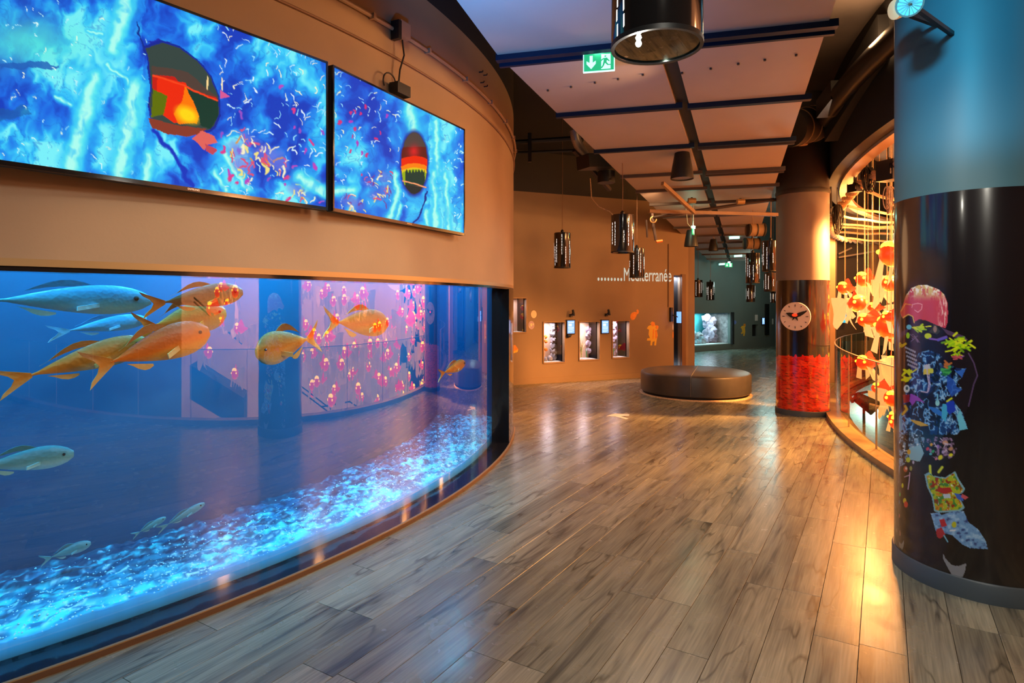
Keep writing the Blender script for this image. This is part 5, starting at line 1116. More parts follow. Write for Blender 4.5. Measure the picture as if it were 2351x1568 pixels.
def sticker(name, label, pts, matn, off=.002, fn=bpt, N=BN, cat='sticker', group=None, parts=()):
    vs = [fn(u, v, off) for u, v in pts]; n = len(vs); c = sum(vs, Vector((0,0,0)))/n
    root = thing(name, label, cat, c, 0, group) if parts else None
    m = MB(); m.add(vs+[p-N*off*.95 for p in vs], [tuple(range(n)), tuple(reversed(range(n, 2*n)))]+[(k, (k+1) % n, (k+1) % n+n, k+n) for k in range(n)])
    if not parts: return tag(m.build(name, matn, origin=c), label, cat, group)
    m.build('outline', matn, root)
    for nm, ps, mt in parts:
        vs = [fn(u, v, off+.002) for u, v in ps]; n = len(vs); m = MB(); m.add(vs+[p-N*.0015 for p in vs], [tuple(range(n)), tuple(reversed(range(n, 2*n)))]+[(k, (k+1) % n, (k+1) % n+n, k+n) for k in range(n)]); m.build(nm, mt, root)
    return root
def ring_pts(c, rx, ry, n=20): return [(c[0]+rx*math.cos(2*PI*k/n), c[1]+ry*math.sin(2*PI*k/n)) for k in range(n)]
sticker('wall_disc', 'plain cream round sticker on the brown wall', ring_pts((1225.5, 721.5), 6.5, 9), 'sticker_pale')
sticker('wall_disc', 'violet round sticker with pale fish on the brown wall', ring_pts((1220, 746.5), 7, 9.7), 'sticker_violet', parts=[('pale_mark', [(1217,743),(1221,742),(1222,748),(1218,750)], 'sticker_pale'), ('pale_mark', [(1222,744),(1226,742),(1225,747)], 'sticker_pale'), ('pale_mark', [(1214,747),(1216,750),(1218,753),(1215,752)], 'sticker_pale')])
sticker('fish_sticker', 'orange fish shaped sticker high on the brown wall', [(1448,722),(1451,718),(1457,716),(1462,717),(1461,712),(1464,710),(1467,714),(1466,719),(1462,722),(1460,728),(1456,734),(1450,735),(1447,729)], 'sticker_orange')
sticker('figure_sticker', 'two orange and yellow running figures sticker on the brown wall', [(1485,754),(1489,748),(1495,746),(1493,742),(1497,738),(1503,740),(1504,746),(1507,750),(1508,747),(1512,749),(1511,755),(1508,758),(1510,770),(1508,778),(1506,793),(1502,793),(1503,783),(1498,785),(1497,793),(1493,793),(1494,782),(1485,782),(1486,777),(1492,776),(1489,768),(1490,757)], 'sticker_yellow', parts=[('head', ring_pts((1499, 744), 4.5, 5.5, 12), 'sticker_orange'), ('head', ring_pts((1508, 751), 3.5, 4.5, 12), 'sticker_orange'), ('arm', [(1499,755),(1502,757),(1500,778),(1498,778)], 'sticker_orange'), ('coat', [(1504,758),(1508,758),(1509,775),(1504,778)], 'sticker_orange')])
sticker('corner_sticker', 'orange and yellow sticker showing past the edge of the big tank', [(1174,793),(1183,792),(1190,802),(1188,808),(1174,812)], 'sticker_orange', parts=[('yellow_edge', [(1176,808),(1189,802),(1188,808),(1176,812)], 'sticker_yellow')])
m = MB(); p = bpt(1534, 560, .012); q = bpt(1534, 705, .012); m.tube([p, q], .009, 6); tag(m.build('wall_conduit', 'wood_jamb', origin=q), 'thin vertical conduit on the brown wall through the lettering', 'conduit')
p = bpt(1539, 722, .03); t = thing('wall_bracket', 'black swivel bracket holding a side-on blue tablet at the wall corner', 'bracket', p); m = MB(); m.box(p, (.05, .05, .28), brz); m.build('mount', 'black_metal', t); m = MB(); q = bpt(1547, 728, .16); m.box(q, (.035, .10, .22), brz); m.build('display', 'tablet_screen', t); m = MB(); m.beam(p, q, .02, .02); m.build('arm', 'black_metal', t)
sticker('edge_sticker', 'narrow white and orange sticker beside the tall aquarium', ring_pts((1545, 750), 1.2, 8, 10), 'white_paint', parts=[('orange_lobe', ring_pts((1545, 769), 1.3, 8, 10), 'sticker_orange')])
# projected lettering
p0 = bpt(1370, 644, .004); Mx = Matrix.Translation(p0) @ Matrix((tuple(BE)+(0,), (0,0,1,0), tuple(BN)+(0,), (0,0,0,1))).transposed()
lt = text_mesh('........Méditerranée', .37, .0015, 'projected_text', 'wall_lettering', None, Mx)
wdt = max(v.co.dot(BE) for v in lt.data.vertices)-min(v.co.dot(BE) for v in lt.data.vertices); want = bw(1541, 640)[0]-bw(1370, 640)[0]
x0 = p0.dot(BE)
xm = x0+.30*.225*8                                    # where the capital begins
dots_w = bw(1432, 640)[0]-bw(1370, 640)[0]; word_w = want-dots_w; xe = max(v.co.dot(BE) for v in lt.data.vertices)
xs_ = sorted(v.co.dot(BE) for v in lt.data.vertices); gaps = [(b-a, (a+b)/2) for a, b in zip(xs_[:-1], xs_[1:])]
low = [v.co.z for v in lt.data.vertices]; tall = min(v.co.dot(BE) for v in lt.data.vertices if v.co.z > p0.z+.12); xm = tall-.004
for v in lt.data.vertices:
    x = v.co.dot(BE); nx = x0+(x-x0)*dots_w/(xm-x0) if x < xm else x0+dots_w+(x-xm)*word_w/(xe-xm); v.co += BE*(nx-x)
    if x < xm: v.co.z = p0.z+(v.co.z-p0.z)*1.4
root = thing('wall_lettering', 'pale blue projected word with leading dots on the brown wall', 'lettering', p0)
bm = bmesh.new(); bm.from_mesh(lt.data); bm.verts.ensure_lookup_table(); seen = {}; isl = []
for v in bm.verts:
    if v.index in seen: continue
    st_ = [v]; seen[v.index] = 1; grp = []
    while st_:
        a_ = st_.pop(); grp.append(a_)
        for e_ in a_.link_edges:
            o_ = e_.other_vert(a_)
            if o_.index not in seen: seen[o_.index] = 1; st_.append(o_)
    xs = [q.co.dot(BE) for q in grp]; isl.append([min(xs), max(xs), [q.index for q in grp]])
isl.sort(key=lambda q: q[0]); grp = []
for a_, b_, ids in isl:
    if grp and a_ < grp[-1][1]-.004: grp[-1][1] = max(b_, grp[-1][1]); grp[-1][2] += ids
    else: grp.append([a_, b_, list(ids)])
for a_, b_, ids in grp:
    mp_ = {q: k for k, q in enumerate(ids)}; m = MB()
    m.add([bm.verts[q].co for q in ids], [[mp_[v.index] for v in f.verts] for f in bm.faces if f.verts[0].index in mp_]); m.build('dot' if b_-a_ < .05 else 'letter', 'projected_text', root)
bm.free(); bpy.data.objects.remove(lt)

# =================================================================== TEAL GALLERY FITTINGS
trz = math.atan2(TE.y, TE.x)
def tpt(u, v, off=0.0): s, z = tw(u, v); return TA+TE*s+TN*off+EZ*z
s0, s1, z0, z1 = TWIN; ctr = TA+TE*((s0+s1)/2); t = thing('wide_aquarium', 'wide turquoise aquarium with pale rocks in the far teal wall', 'aquarium', ctr+EZ*z0)
mat('turquoise_back', (.06, .42, .48), .7, noise=(2.2, .5))
def tb(name, sc_, dn, zc, sz, matn): c = TA+TE*sc_-TN*dn; m = MB(); m.box((c.x, c.y, zc), sz, trz); m.build(name, matn, t)
tb('back_panel', (s0+s1)/2, .9, (z0+z1)/2, (s1-s0+.8, .04, z1-z0+.3), 'turquoise_back'); tb('bed', (s0+s1)/2, .5, z0-.01, (s1-s0+.4, .85, .05), 'white_paint'); tb('left_panel', s0-.03, .5, (z0+z1)/2, (.04, .85, z1-z0), 'turquoise_back'); tb('right_panel', s1+.04, .5, (z0+z1)/2, (.05, .85, z1-z0), 'rock'); tb('top_panel', (s0+s1)/2, .5, z1+.03, (s1-s0+.4, .85, .04), 'black_matte')
tb('pane', (s0+s1)/2, .06, (z0+z1)/2, (s1-s0-.001, .01, z1-z0-.001), 'pane_glass'); tb('frame', s1+.07, -.02, (z0+z1)/2, (.10, .06, z1-z0+.04), 'black_matte'); tb('frame', s0-.03, -.02, (z0+z1)/2-.05, (.05, .06, z1-z0+.3), 'grey_metal')
Wt = s1-s0; Ht = z1-z0; ta = lambda a, d, zf: TA+TE*(s0+Wt*a)-TN*d+EZ*(z0+Ht*zf)
rockery(t, [(ta(.82, .5, .3), .22), (ta(.86, .55, .62), .2), (ta(.8, .6, .8), .13), (ta(.9, .5, .12), .16), (ta(.72, .5, .14), .12)], 'coral_violet', 21); rockery(t, [(ta(.1, .45, .08), .10), (ta(.27, .4, .10), .11), (ta(.4, .35, .06), .09), (ta(.55, .4, .10), .12), (ta(.48, .6, .25), .15), (ta(.62, .6, .2), .14)], 'rock', 23)
for a in (.25, .7): p = ta(a, .45, .97); light('AREA', p, 14, (.25, .9, 1.0) if a < .5 else (.7, 1, 1), .5, p-EZ, name='tank_lamp')
s0, s1, z0, z1 = TB; t = thing('window_aquarium', 'small dark square aquarium window in the teal wall', 'aquarium', TA+TE*s0+EZ*z0); tb('back_panel', (s0+s1)/2, .3, (z0+z1)/2, (s1-s0+.3, .02, z1-z0+.1), 'wall_brown_dark'); tb('side_panel', s1+.01, .2, (z0+z1)/2, (.02, .2, z1-z0), 'black_matte'); tb('pane', (s0+s1)/2, .05, (z0+z1)/2, (s1-s0-.001, .01, z1-z0-.001), 'pane_glass')
sticker('wall_disc', 'small blue round sticker beside the wide aquarium', ring_pts((1687, 740), 3.6, 4.6), 'sticker_blue', .003, tpt, TN)
sticker('figure_sticker', 'single yellow running figure sticker on the teal wall', [(1700,752),(1704,748),(1707,748),(1707,744),(1711,743),(1712,748),(1710,752),(1711,762),(1709,771),(1706,771),(1707,764),(1703,767),(1701,765),(1704,761),(1703,755)], 'sticker_yellow', .003, tpt, TN, parts=[('head', ring_pts((1709.5, 746), 2.3, 2.8, 10), 'sticker_orange')])
m = MB(); c = tpt(1736, 729.5, .01); m.box(c, (.13, .012, .19), trz); tag(m.build('notice_sheet', 'white_paint', origin=c), 'white notice sheet above the small dark window', 'notice')
tablet('tall blue info tablet on the far teal wall', 1747.5, 1752.5, 730, 744, tpt, TN, trz, .04)
m = MB(); c = tpt(1759, 733, .03); m.box((c.x, c.y, c.z), (.18, .05, 1.0), trz); tag(m.build('tall_display', 'black_gloss', origin=(c.x, c.y, c.z-.5)), 'tall dark display panel on the far teal wall', 'display panel')
m = MB(); c = tpt(1773, 738, .02); m.box(c, (.05, .02, .18), trz); tag(m.build('notice_strip', 'white_paint', origin=c), 'narrow white notice strip near the clock pillar edge', 'notice')

# =================================================================== RIGHT-HAND SERVICES ABOVE
t = thing('round_duct', 'stubby round brown ventilation duct end above the clock pillar', 'duct', P(1850, 290, 7.2)); q0 = P(1812, 296, 7.0); q1 = P(1868, 284, 7.3); ax = (q1-q0)
m = MB(); m.tube([q0, q0+ax*.02, q1-ax*.02, q1], .21, 28); m.build('duct_body', 'wall_brown_dark', t, True)
for f in (.28, .62, .97): m = MB(); m.tube([q0+ax*(f-.015), q0+ax*(f+.015)], .216, 28); m.build('ring_seam', 'wall_brown', t, True)
m = MB(); m.tube([q1, q1+ax*.12, q1+ax*.22], .2, 24, radii=[.205, .19, .10]); m.build('end_cap', 'wall_brown', t, True)
m = MB(); m.cyl(P(1843, 333, 7.15), .055, .09, 20); m.build('nozzle', 'wall_brown', t, True)
for (lb, u, v, D, r_) in (('orange-lit short duct hanging beyond the long cross rail near the clock pillar', 1736, 527, 11.0, .12), ('brown drum shaped duct behind the tall pendant near the clock pillar', 1727, 559, 12.5, .115)):
    c = P(u, v, D); t = thing('short_duct', lb, 'duct', c); m = MB(); m.tube([c+Vector((-.14, 0, .0)), c+Vector((.14, .05, 0))], r_, 20); m.build('drum', 'wall_brown', t, True)
    for q in (-.14, 0, .14): m = MB(); m.tube([c+Vector((q-.012, .02, 0)), c+Vector((q+.012, .02, 0))], r_*1.05, 20); m.build('band', 'wall_brown_dark', t, True)
    m = MB(); m.tube([c+Vector((0, 0, r_)), Vector((c.x, c.y, 4.2))], .012, 6); m.build('hanger', 'black_metal', t)
for (u, v, lb) in ((1100, 166, 'upper left'), (1110, 173, 'upper right'), (1103, 190, 'lower left'), (1111, 199, 'lower right')):
    ph, tt = tank_hit(u, TR-.02); c = P(u, v, tt); n_ = Vector((math.cos(ph), math.sin(ph), 0)); m = MB(); m.tube([c-n_*.004, c+n_*.03, c+n_*.034+Vector((0, 0, .012))], .005, 6); tag(m.build('wall_hook', 'black_metal', origin=c), lb+' of four small black hooks high on the curved wall', 'hook', 'small hooks on the curved wall')
def ubox(name, label, a, b, wd, ht, matn, cat): m = MB(); m.beam(a, b, wd, ht); return tag(m.build(name, matn, origin=a), label, cat)
ubox('air_duct', 'large black square air duct high at right behind the near pillar', P(2090, 75, 5.3), P(1945, 285, 7.1), .50, .40, 'black_matte', 'duct')
ubox('air_duct', 'second smaller black square duct stepping down beside the round duct', P(1932, 205, 6.2), P(1896, 250, 6.7), .2, .2, 'black_metal', 'duct')
t = thing('cable_tray', 'perforated cable tray slanting along the black duct', 'cable tray', P(2030, 130, 5.9)); a = P(2035, 122, 5.75); b = P(1910, 310, 7.6); m = MB(); m.beam(a, b, .09, .012); m.build('tray_base', 'grey_metal', t)
for sgn in (-1, 1): m = MB(); o_ = Vector((.045*sgn, 0, .02)); m.beam(a+o_, b+o_, .004, .04); m.build('tray_side', 'grey_metal', t)
m = MB()
for k in range(60):
    for s_ in (-.024, 0, .024): p = a+(b-a)*((k+.5)/60)+Vector((s_, 0, -.0065)); m.box(p, (.010, .016, .002), 0)
m.build('slots', 'black_matte', t)['kind'] = 'stuff'
pipe('ceiling_conduit', 'thin conduit crossing the concrete ceiling at upper right', [P(1865, 121, 8.2), P(1985, 105, 8.0)], .012, 'cable_black')
t = thing('flood_light', 'cyan round flood light clamped at the top of the near pillar', 'flood light', P(2088, 8, 2.78)); c = P(2088, 8, 2.78); d = Vector((-.35, -.7, -.45)).normalized(); M_ = d.to_track_quat('Z', 'Y').to_matrix()
m = MB(); m.lathe([(.0001, -.10), (.035, -.10), (.056, -.01), (.058, .008), (.05, .008)], c, 24, M=M_); m.build('housing', 'grey_metal', t, True); m = MB(); m.lathe([(.0001, .004), (.052, .002)], c, 24, M=M_); m.build('lens', 'lens_cyan', t)
for k in range(8): m = MB(); aa2 = k*PI/8; v_ = M_ @ Vector((math.cos(aa2)*.052, math.sin(aa2)*.052, .009)); m.tube([c-v_+2*(M_ @ Vector((0,0,.009))), c+v_], .0008, 4); m.build('guard_wire', 'steel', t)
m = MB(); q = Vector((C1.x, C1.y, c.z)); m.beam(c, c+(q-c).normalized()*((q-c).length-R1+.01), .02, .02); m.build('bracket', 'black_metal', t)
t = thing('flood_light', 'orange side flood light behind the cyan one', 'flood light', P(2054, 22, 2.98)); c = P(2056, 22, 2.98); M_ = Vector((-.9, -.1, -.2)).normalized().to_track_quat('Z', 'Y').to_matrix(); m = MB(); m.lathe([(.0001, -.08), (.03, -.08), (.046, -.01), (.046, .006), (.04, .008), (.0001, .014)], c, 20, M=M_); m.build('housing', 'lens_orange', t, True)
m = MB(); m.beam(c, c+(Vector((C1.x, C1.y, c.z))-c).normalized()*((Vector((C1.x, C1.y, c.z))-c).length-R1+.01), .02, .02); m.build('bracket', 'black_metal', t)

# =================================================================== ATRIUM
# glass balustrade
bl = thing('glass_balustrade', 'curved glass balustrade with a wooden kerb around the round void', 'balustrade', atr(R_(20), AR-.08, 0))
pw = 5.2; k = 0; a = -38.0
while a < 78:
    m = MB(); m.arc((0, 0), AR-.092, AR-.080, .06, .90, R_(a+.04), R_(a+pw-.04), 6, fn=lambda a_, r, z: atr(a_, r, z)); m.build('glass_panel', 'rail_glass', bl, True)
    m = MB(); p = atr(R_(a), AR-.086, .06); m.box(p+Vector((0,0,.42)), (.016, .008, .84), -R_(a)); m.build('panel_edge', 'column_tan', bl)
    a += pw
m = MB(); m.arc((0, 0), AR-.13, AR+.05, 0, .06, R_(-42), R_(80), 90, fn=lambda a_, r, z: atr(a_, r, z)); m.build('kerb', 'kerb_wood', bl, True)
m = MB(); m.arc((0, 0), AR-.095, AR-.077, .90, .908, R_(-38), R_(78), 90, fn=lambda a_, r, z: atr(a_, r, z)); m.build('top_edge', 'steel', bl, True)
# rope ring, grid of ropes
RP = [P(*q) for q in ((2085,366,6.2),(2030,392,6.9),(1988,414,7.4),(1956,444,7.9),(1926,480,8.4),(1909,508,8.9),(1904,526,9.4),(1911,539,10.2),(1936,549,11.2),(1975,554,12.4),(2035,557,14))]
def smooth_path(pts, n):
    out = []; N_ = len(pts)-1
    for k in range(n+1):
        q = k/n*N_; i_ = min(int(q), N_-1); f_ = q-i_; a_, b_, c_, d_ = pts[max(i_-1, 0)], pts[i_], pts[i_+1], pts[min(i_+2, N_)]
        out.append(.5*((2*b_)+(c_-a_)*f_+(2*a_-5*b_+4*c_-d_)*f_*f_+(3*b_-a_-3*c_+d_)*f_**3))
    return out
rr_ = thing('rope_ring', 'thick twisted rope ring hung under the black curved beam', 'rope', RP[4]); sp_ = smooth_path(RP, 240)
for sg in (1, -1): m = MB(); m.tube([p+Vector((.03*sg*math.sin(k*.45), .03*sg*math.cos(k*.45), .03*sg*math.cos(k*.45))) for k, p in enumerate(sp_)], .03, 8); m.build('strand', 'rope', rr_, True)
for k in range(0, 240, 20): m = MB(); m.tube([sp_[k], Vector((sp_[k].x, sp_[k].y, 4.2))], .006, 5); m.build('hanger_wire', 'cable_black', rr_)
RN_ = ('nearest and topmost', 'second', 'third', 'middle', 'fifth', 'sixth', 'farthest and lowest')
for k, (u0, v0, v1, D, wd_) in enumerate(((1992, 440, 458, 7.5, .020), (1946, 474, 488, 8.1, .018), (1928, 496, 508, 8.6, .018), (1916, 512, 518, 9.0, .016), (1908, 520, 521, 9.3, .016), (1912, 532, 533, 10.0, .018), (1940, 546, 552, 11.3, .018))):
    a_ = P(u0, v0, D); b_ = P(2110, v1+(v1-v0)*.4, D+.25); pts = [a_.lerp(b_, q)+Vector((0, 0, -.03*math.sin(PI*q)+.006*math.sin(q*17+k))) for q in np.linspace(0, 1, 14)]
    m = MB(); m.tube(pts, wd_, 7); tag(m.build('stretched_rope', 'rope', None, True, origin=pts[0]), RN_[k]+' of the seven pale ropes stretched across the void', 'rope', 'ropes stretched across the void')
# cable bundles, projector, small boxes hanging from the beam
def bundle(label, c, n, rr0, matn, seed):
    rg = random.Random(seed); t = thing('cable_coil', label, 'cable', c, 0, 'cable coils on the rope ring')
    for k in range(n):
        a = rg.uniform(0, 2*PI); w_ = rr0*rg.uniform(.3, .6); h_ = rr0*rg.uniform(.9, 1.7); ox = rg.uniform(-.03, .03); m = MB()
        m.tube([c+Vector((ox+w_*math.cos(b)*math.cos(a), w_*math.cos(b)*math.sin(a), h_*(math.sin(b)-1))) for b in np.linspace(0, 2*PI, 18)], .007, 5, caps=False); m.build('loop', matn, t, True)
bundle('dark cable coil hanging beside the clock pillar', P(1924, 470, 8.0), 12, .12, 'cable_black', 1); bundle('dark cable coil tied in the middle of the rope ring', P(1994, 384, 7.2), 9, .10, 'cable_black', 2); bundle('tan cable coil below the black speaker', P(2040, 428, 6.8), 9, .09, 'rope', 3)
for (lb, u, v, D, sz) in (('large black speaker box hanging at the edge of the near pillar', 2042, 392, 6.6, (.16, .2, .22)), ('small black lamp can clamped on the rope ring', 1962, 432, 7.6, (.10, .14, .10)), ('small black box against the clock pillar on the rope ring', 1907, 484, 8.3, (.08, .10, .10))):
    c = P(u, v, D); t = thing('hanging_box', lb, 'stage device', c); m = MB(); m.box(c, sz, R_(20)); m.build('body', 'black_metal', t); m = MB(); m.beam(c+Vector((0,0,sz[2]/2)), Vector((c.x, c.y, 3.06)), .02, .02); m.build('hanger', 'black_metal', t); m = MB(); m.box(c+Vector((-sz[0]*.2, -sz[1]*.52, 0)), (sz[0]*.5, .01, sz[2]*.5), R_(20)); m.build('front_lens', 'black_gloss', t)
# third pillar, jamb, far furniture
t = thing('pillar', 'plain tan round pillar standing beyond the void', 'pillar', (8.1, 14.0, 0)); m = MB(); m.lathe([(.34, -1.8), (.34, 4.2)], (8.1, 14.0, 0), 40); m.build('shaft', 'column_tan', t, True); m = MB(); m.lathe([(.35, 0), (.352, .1), (.34, .1)], (8.1, 14.0, 0), 40); m.build('collar', 'baseboard_grey', t, True)
p = FL(1906, 878); m = MB(); m.box((p.x, p.y+.15, 1.6), (.16, .3, 3.2), R_(10)); struct(m.build('wall_jamb', 'column_tan'), 'narrow tan wall end between clock pillar and void')
m = MB(); m.box((p.x+.14, p.y+.3, 1.6), (.09, .3, 3.2), R_(10)); struct(m.build('trim_3', 'wall_dark'), 'dark strip beside the narrow tan wall end')
t = thing('projection_wall', 'dark screen wall with light bars beyond the void', 'screen wall', P(1952, 700, 13.0)); m = MB(); m.beam(P(1918, 660, 12.4)+Vector((0,0,0)), P(1990, 660, 12.6), .1, 2.2); m.build('panel', 'wall_dark', t)
for (v, u0, u1) in ((577, 1925, 1955), (585, 1925, 2008)): m = MB(); m.beam(P(u0, v+6, 12.2), P(u1, v-8, 12.2), .03, .03); m.build('light_bar', 'grey_metal', t)
m = MB(); a = P(1923, 730, 12.2); b = P(1942, 730, 12.25); m.beam(a, b, .02, .19); m.build('small_screen', 'cyan_screen', t)
m = MB(); m.box(P(1990, 640, 14.6), (1.9, .1, 3.2), R_(-25)); tag(m.build('display_board', 'wall_teal', origin=P(1990, 640, 14.6)), 'pale grey-green board behind the hanging goldfish', 'board')
t = thing('stage_spotlight', 'black stage spotlight lying behind the glass balustrade', 'spotlight', P(1978, 920, 9.6)); c = P(1985, 922, 9.6); m = MB(); m.tube([c+Vector((-.12, .05, .08)), c+Vector((.14, -.05, -.1))], .11, 18, radii=[.08, .13]); m.build('can', 'black_metal', t, True); m = MB(); m.beam(c+Vector((-.25, 0, .1)), c+Vector((.1, .1, .14)), .03, .03); m.build('yoke', 'black_metal', t); m = MB(); m.tube([c+Vector((-.16, .05, .02)), c+Vector((-.30, .08, -.02)), c+Vector((-.33, .1, .06))], .05, 10); m.build('transformer', 'black_metal', t, True); m = MB(); m.beam(c+Vector((0, .02, -.12)), Vector((c.x, c.y, -1.8)), .03, .03); m.build('stand', 'black_metal', t)
for k, (u, v, s_) in enumerate(((2008, 968, .30), (2032, 985, .34), (2055, 1000, .36), (2040, 958, .3), (1990, 952, .22), (2060, 965, .3))):
    p = P(u, v, F*3.25/(v-HZ+8)); p.z = -1.8; t = thing('pale_shrub', ('pale shrub left of centre on the lower level', 'pale shrub in the middle of the lower level group', 'nearest pale shrub beside the near pillar on the lower level', 'pale shrub behind the middle one on the lower level', 'leftmost smallest pale shrub on the lower level', 'far pale shrub cut by the near pillar on the lower level')[k], 'shrub', p, 0, 'silvery shrubs on the lower level'); rg = random.Random(50+k)
    for j in range(5): blades(t, p+Vector((rg.uniform(-.15, .15), rg.uniform(-.15, .15), 0)), 9, s_*2.2, 'plant_pale', 60+k*7+j, .8)
light('POINT', P(2030, 950, 11.2), 220, (.75, 1.0, .85), .1, name='plant_light')

# staircase mirrored in the tank glass
st = thing('staircase', 'dark staircase with thin handrails against the peach wall', 'staircase', mirror(500, 915, 3.2))
q = [mirror(u, v, 3.2) for u, v in ((436, 838), (436, 916), (560, 990), (560, 914))]; n_ = Vector((-1, 0, 0)); m = MB(); m.add(q+[p+Vector((.9, 0, 0)) for p in q], [(0,1,2,3),(7,6,5,4),(0,4,5,1),(1,5,6,2),(2,6,7,3),(3,7,4,0)]); m.build('stringer', 'wall_dark', st)
for dv in (0, 8): m = MB(); m.tube([mirror(445, 683+dv*1.2, 3.0), mirror(556, 782+dv, 3.0)], .018, 6); m.build('handrail', 'cable_black', st)
for (a, b) in (((684, 881), (768, 946)), ((684, 893), (770, 958)), ((736, 934), (803, 922)), ((803, 922), (832, 942))): m = MB(); m.tube([mirror(*a, 2.2), mirror(*b, 2.2)], .014, 6); m.build('handrail', 'cable_black', st)

# goldfish lanterns
def goldfish_proto():
    t = thing('goldfish_lantern', 'x', 'lantern'); b = MB()
    prof = [(.115, .004), (.11, .022), (.095, .042), (.07, .058), (.04, .068), (.005, .070), (-.03, .062), (-.065, .048), (-.10, .033), (-.135, .022), (-.17, .014), (-.185, .007)]
    b.loft([(x, .004*math.sin(x*20), r*.92, r*1.05) for x, r in prof], 14); b.build('body', 'goldfish_skin', t, True, True)
    m = MB(); m.loft([(.055+dx*.042, .046, .046*math.sqrt(max(0, 1-dx*dx))+.001, .032*math.sqrt(max(0, 1-dx*dx))+.001) for dx in (-1, -.7, -.3, .1, .5, .8, 1)], 12); m.build('head_cap', 'goldfish_cap', t, True, True)
    for sd in (-1, 1):
        e = MB(); e.loft([(.082+dx*.014, .016, .014*math.sqrt(max(0, 1-dx*dx))+.0005, .014*math.sqrt(max(0, 1-dx*dx))+.0005) for dx in (-1, -.5, 0, .5, 1)], 8)
        for i in range(len(e.v)): e.v[i] = (e.v[i][0], e.v[i][1]+sd*.046, e.v[i][2])
        e.build('eye', 'eye_black' if False else 'goldfish_cap', t, True, True)
        f = MB(); rows = []
        for i in range(6):
            q = i/5; rows.append([(-.155-.20*q*(1-.12*math.cos(th*3))*math.cos(th), sd*(.004+.07*q*q+.012*math.sin(q*6+th*4)), .012+.20*q*math.sin(th)-.05*q*q) for th in np.linspace(.45, -1.35, 8)])
        f.sheet(rows, .003); f.build('tail_fin', 'goldfish_fin', t, True, True)
        f = MB(); f.sheet([[(.06-.05*s-.03*q, sd*(.05+.045*q*(1-.4*s)), -.025-.13*q-.015*s) for s in np.linspace(0, 1, 4)] for q in np.linspace(0, 1, 5)], .003); f.build('pectoral_fin', 'goldfish_fin', t, True, True)
        f = MB(); f.sheet([[(-.01-.05*s-.04*q, sd*(.025+.03*q), -.055-.12*q*(1-.3*s)) for s in np.linspace(0, 1, 4)] for q in np.linspace(0, 1, 5)], .003); f.build('pelvic_fin', 'goldfish_fin', t, True, True)
    f = MB(); f.sheet([[(.03-.11*s-.03*q, 0, .066-.025*s+.06*q*math.sin(PI*min(1, s+.15))) for s in np.linspace(0, 1, 6)] for q in np.linspace(0, 1, 4)], .003); f.build('dorsal_fin', 'goldfish_fin_red', t, True, True)
    return t
proto = goldfish_proto()
FISHES = []
def place_goldfish(p, yaw, s, label, group, first=[True]):
    o = proto if first[0] else copy_tree(proto); first[0] = False
    o.location = p; o.rotation_euler = (0, 0, yaw); o.scale = (s, s, s); o['label'] = label; o['category'] = 'lantern'; o['group'] = group
    h = (4.2-p.z)/s; m = MB(); m.tube([(0.02, 0, .06), (0.02, 0, max(.1, h))], .0022/s, 5); c = m.build('cord', 'rope', o, False, True); FISHES.append(p); return o
DG = 'goldfish lanterns seen directly over the balustrade'
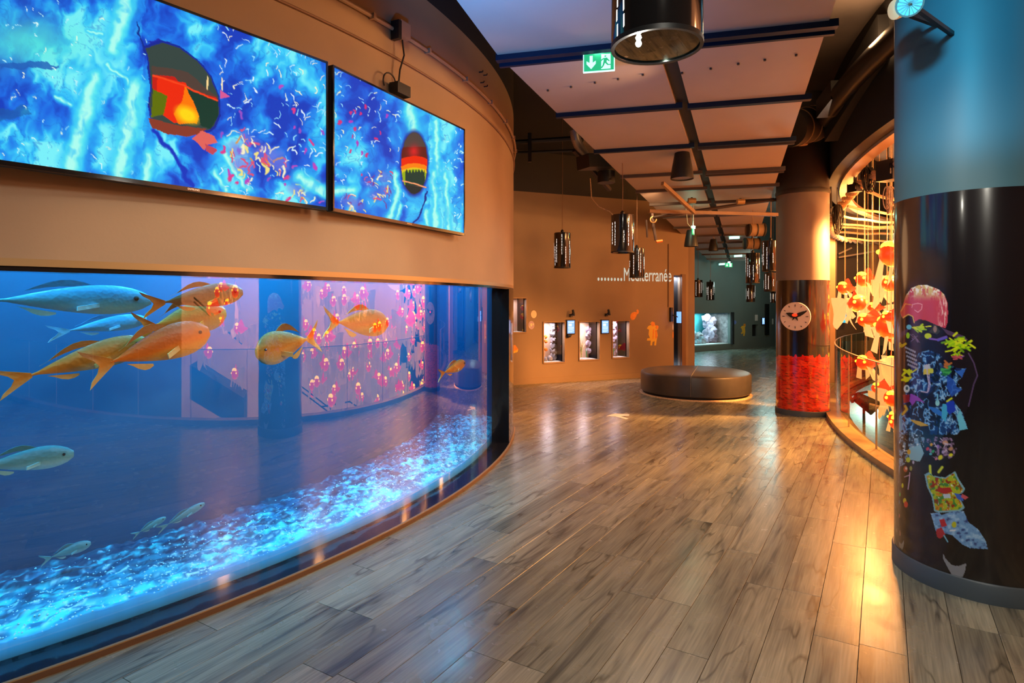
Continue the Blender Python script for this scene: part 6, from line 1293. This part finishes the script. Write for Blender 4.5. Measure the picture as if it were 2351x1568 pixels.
for (u, v, D, yaw, s, lb) in (
    (1942, 662, 8.9, 205, 1.15, 'leftmost goldfish lantern facing left above the balustrade'), (1988, 642, 8.8, 200, 1.35, 'large goldfish lantern highest in the hanging cluster'),
    (1966, 697, 8.3, 262, 1.45, 'goldfish lantern facing forward in the middle of the cluster'), (1944, 704, 9.4, 190, 1.0, 'goldfish lantern half hidden behind the forward facing one'),
    (2008, 706, 9.4, 190, .95, 'small goldfish lantern right of the forward facing one'), (2004, 733, 8.6, 220, 1.05, 'small goldfish lantern low in the middle of the cluster'),
    (2042, 652, 8.2, 250, 1.35, 'goldfish lantern beside the near pillar at mid height'), (2052, 585, 7.4, 215, 1.9, 'very large goldfish lantern cut by the near pillar'),
    (2040, 752, 7.6, 80, 1.75, 'goldfish lantern turned away with broad red tail'), (1990, 833, 8.2, 198, 1.25, 'goldfish lantern facing left behind the balustrade glass'),
    (2046, 832, 8.8, 240, 1.2, 'goldfish lantern behind glass beside the near pillar'), (2048, 880, 9.2, 230, 1.1, 'lower goldfish lantern behind glass beside the near pillar'), (2034, 915, 9.8, 260, 1.2, 'lowest goldfish lantern behind the balustrade glass')):
    place_goldfish(P(u, v, D), R_(yaw), s*1.1, lb, DG)
RG = 'goldfish lanterns mirrored in the tank glass'
k4 = [(340,180),(385,235),(455,180),(570,240),(595,205),(640,290),(720,215),(720,280),(865,235),(805,275),(830,320),(885,310),(1110,245),(1180,240),(1228,230),(1290,240),(1210,325),(1265,340),(1265,390),(1130,370),(320,340),(285,460),(400,420),(435,460),(660,420),(490,525),(540,560),(615,545),(605,610),(670,625),(735,660),(800,620),(810,660),(940,480),(970,470),(1035,440),(1070,450),(1105,445),(1185,420),(1225,465),(1255,465),(1160,500),(1215,570),(905,600),(960,590),(1015,590),(1110,600),(1275,640),(425,690),(500,665),(340,720),(580,745),(695,745),(790,790),(770,830),(895,760),(910,670),(1010,700),(1045,670),(1105,690),(1190,690),(1280,750),(1085,800),(1105,770),(1145,800),(1180,830),(1300,480),(490,890),(525,865),(555,850),(495,940),(660,925),(635,1000),(820,915),(840,980),(955,995),(960,845),(1005,870),(1050,800),(1090,930),(1135,965),(1215,915),(1290,880),(1130,900),(1280,900)]
px = [(560+x/3.1359, 600+y/3.1359) for x, y in k4]+[(512,660),(540,670),(490,710),(512,740),(550,755),(478,810),(540,858),(500,672),(525,700)]
rg = random.Random(77)
for (u, v) in px:
    for tr in range(12):
        p = mirror(u, v, rg.uniform(.6, 3.0))
        if all((p-q).length > .48 for q in FISHES): break
    place_goldfish(p, rg.uniform(PI*.7, PI*1.4), rg.uniform(1.05, 1.4), 'red and cream goldfish lantern hanging in the void, mirrored in the tank glass', RG)
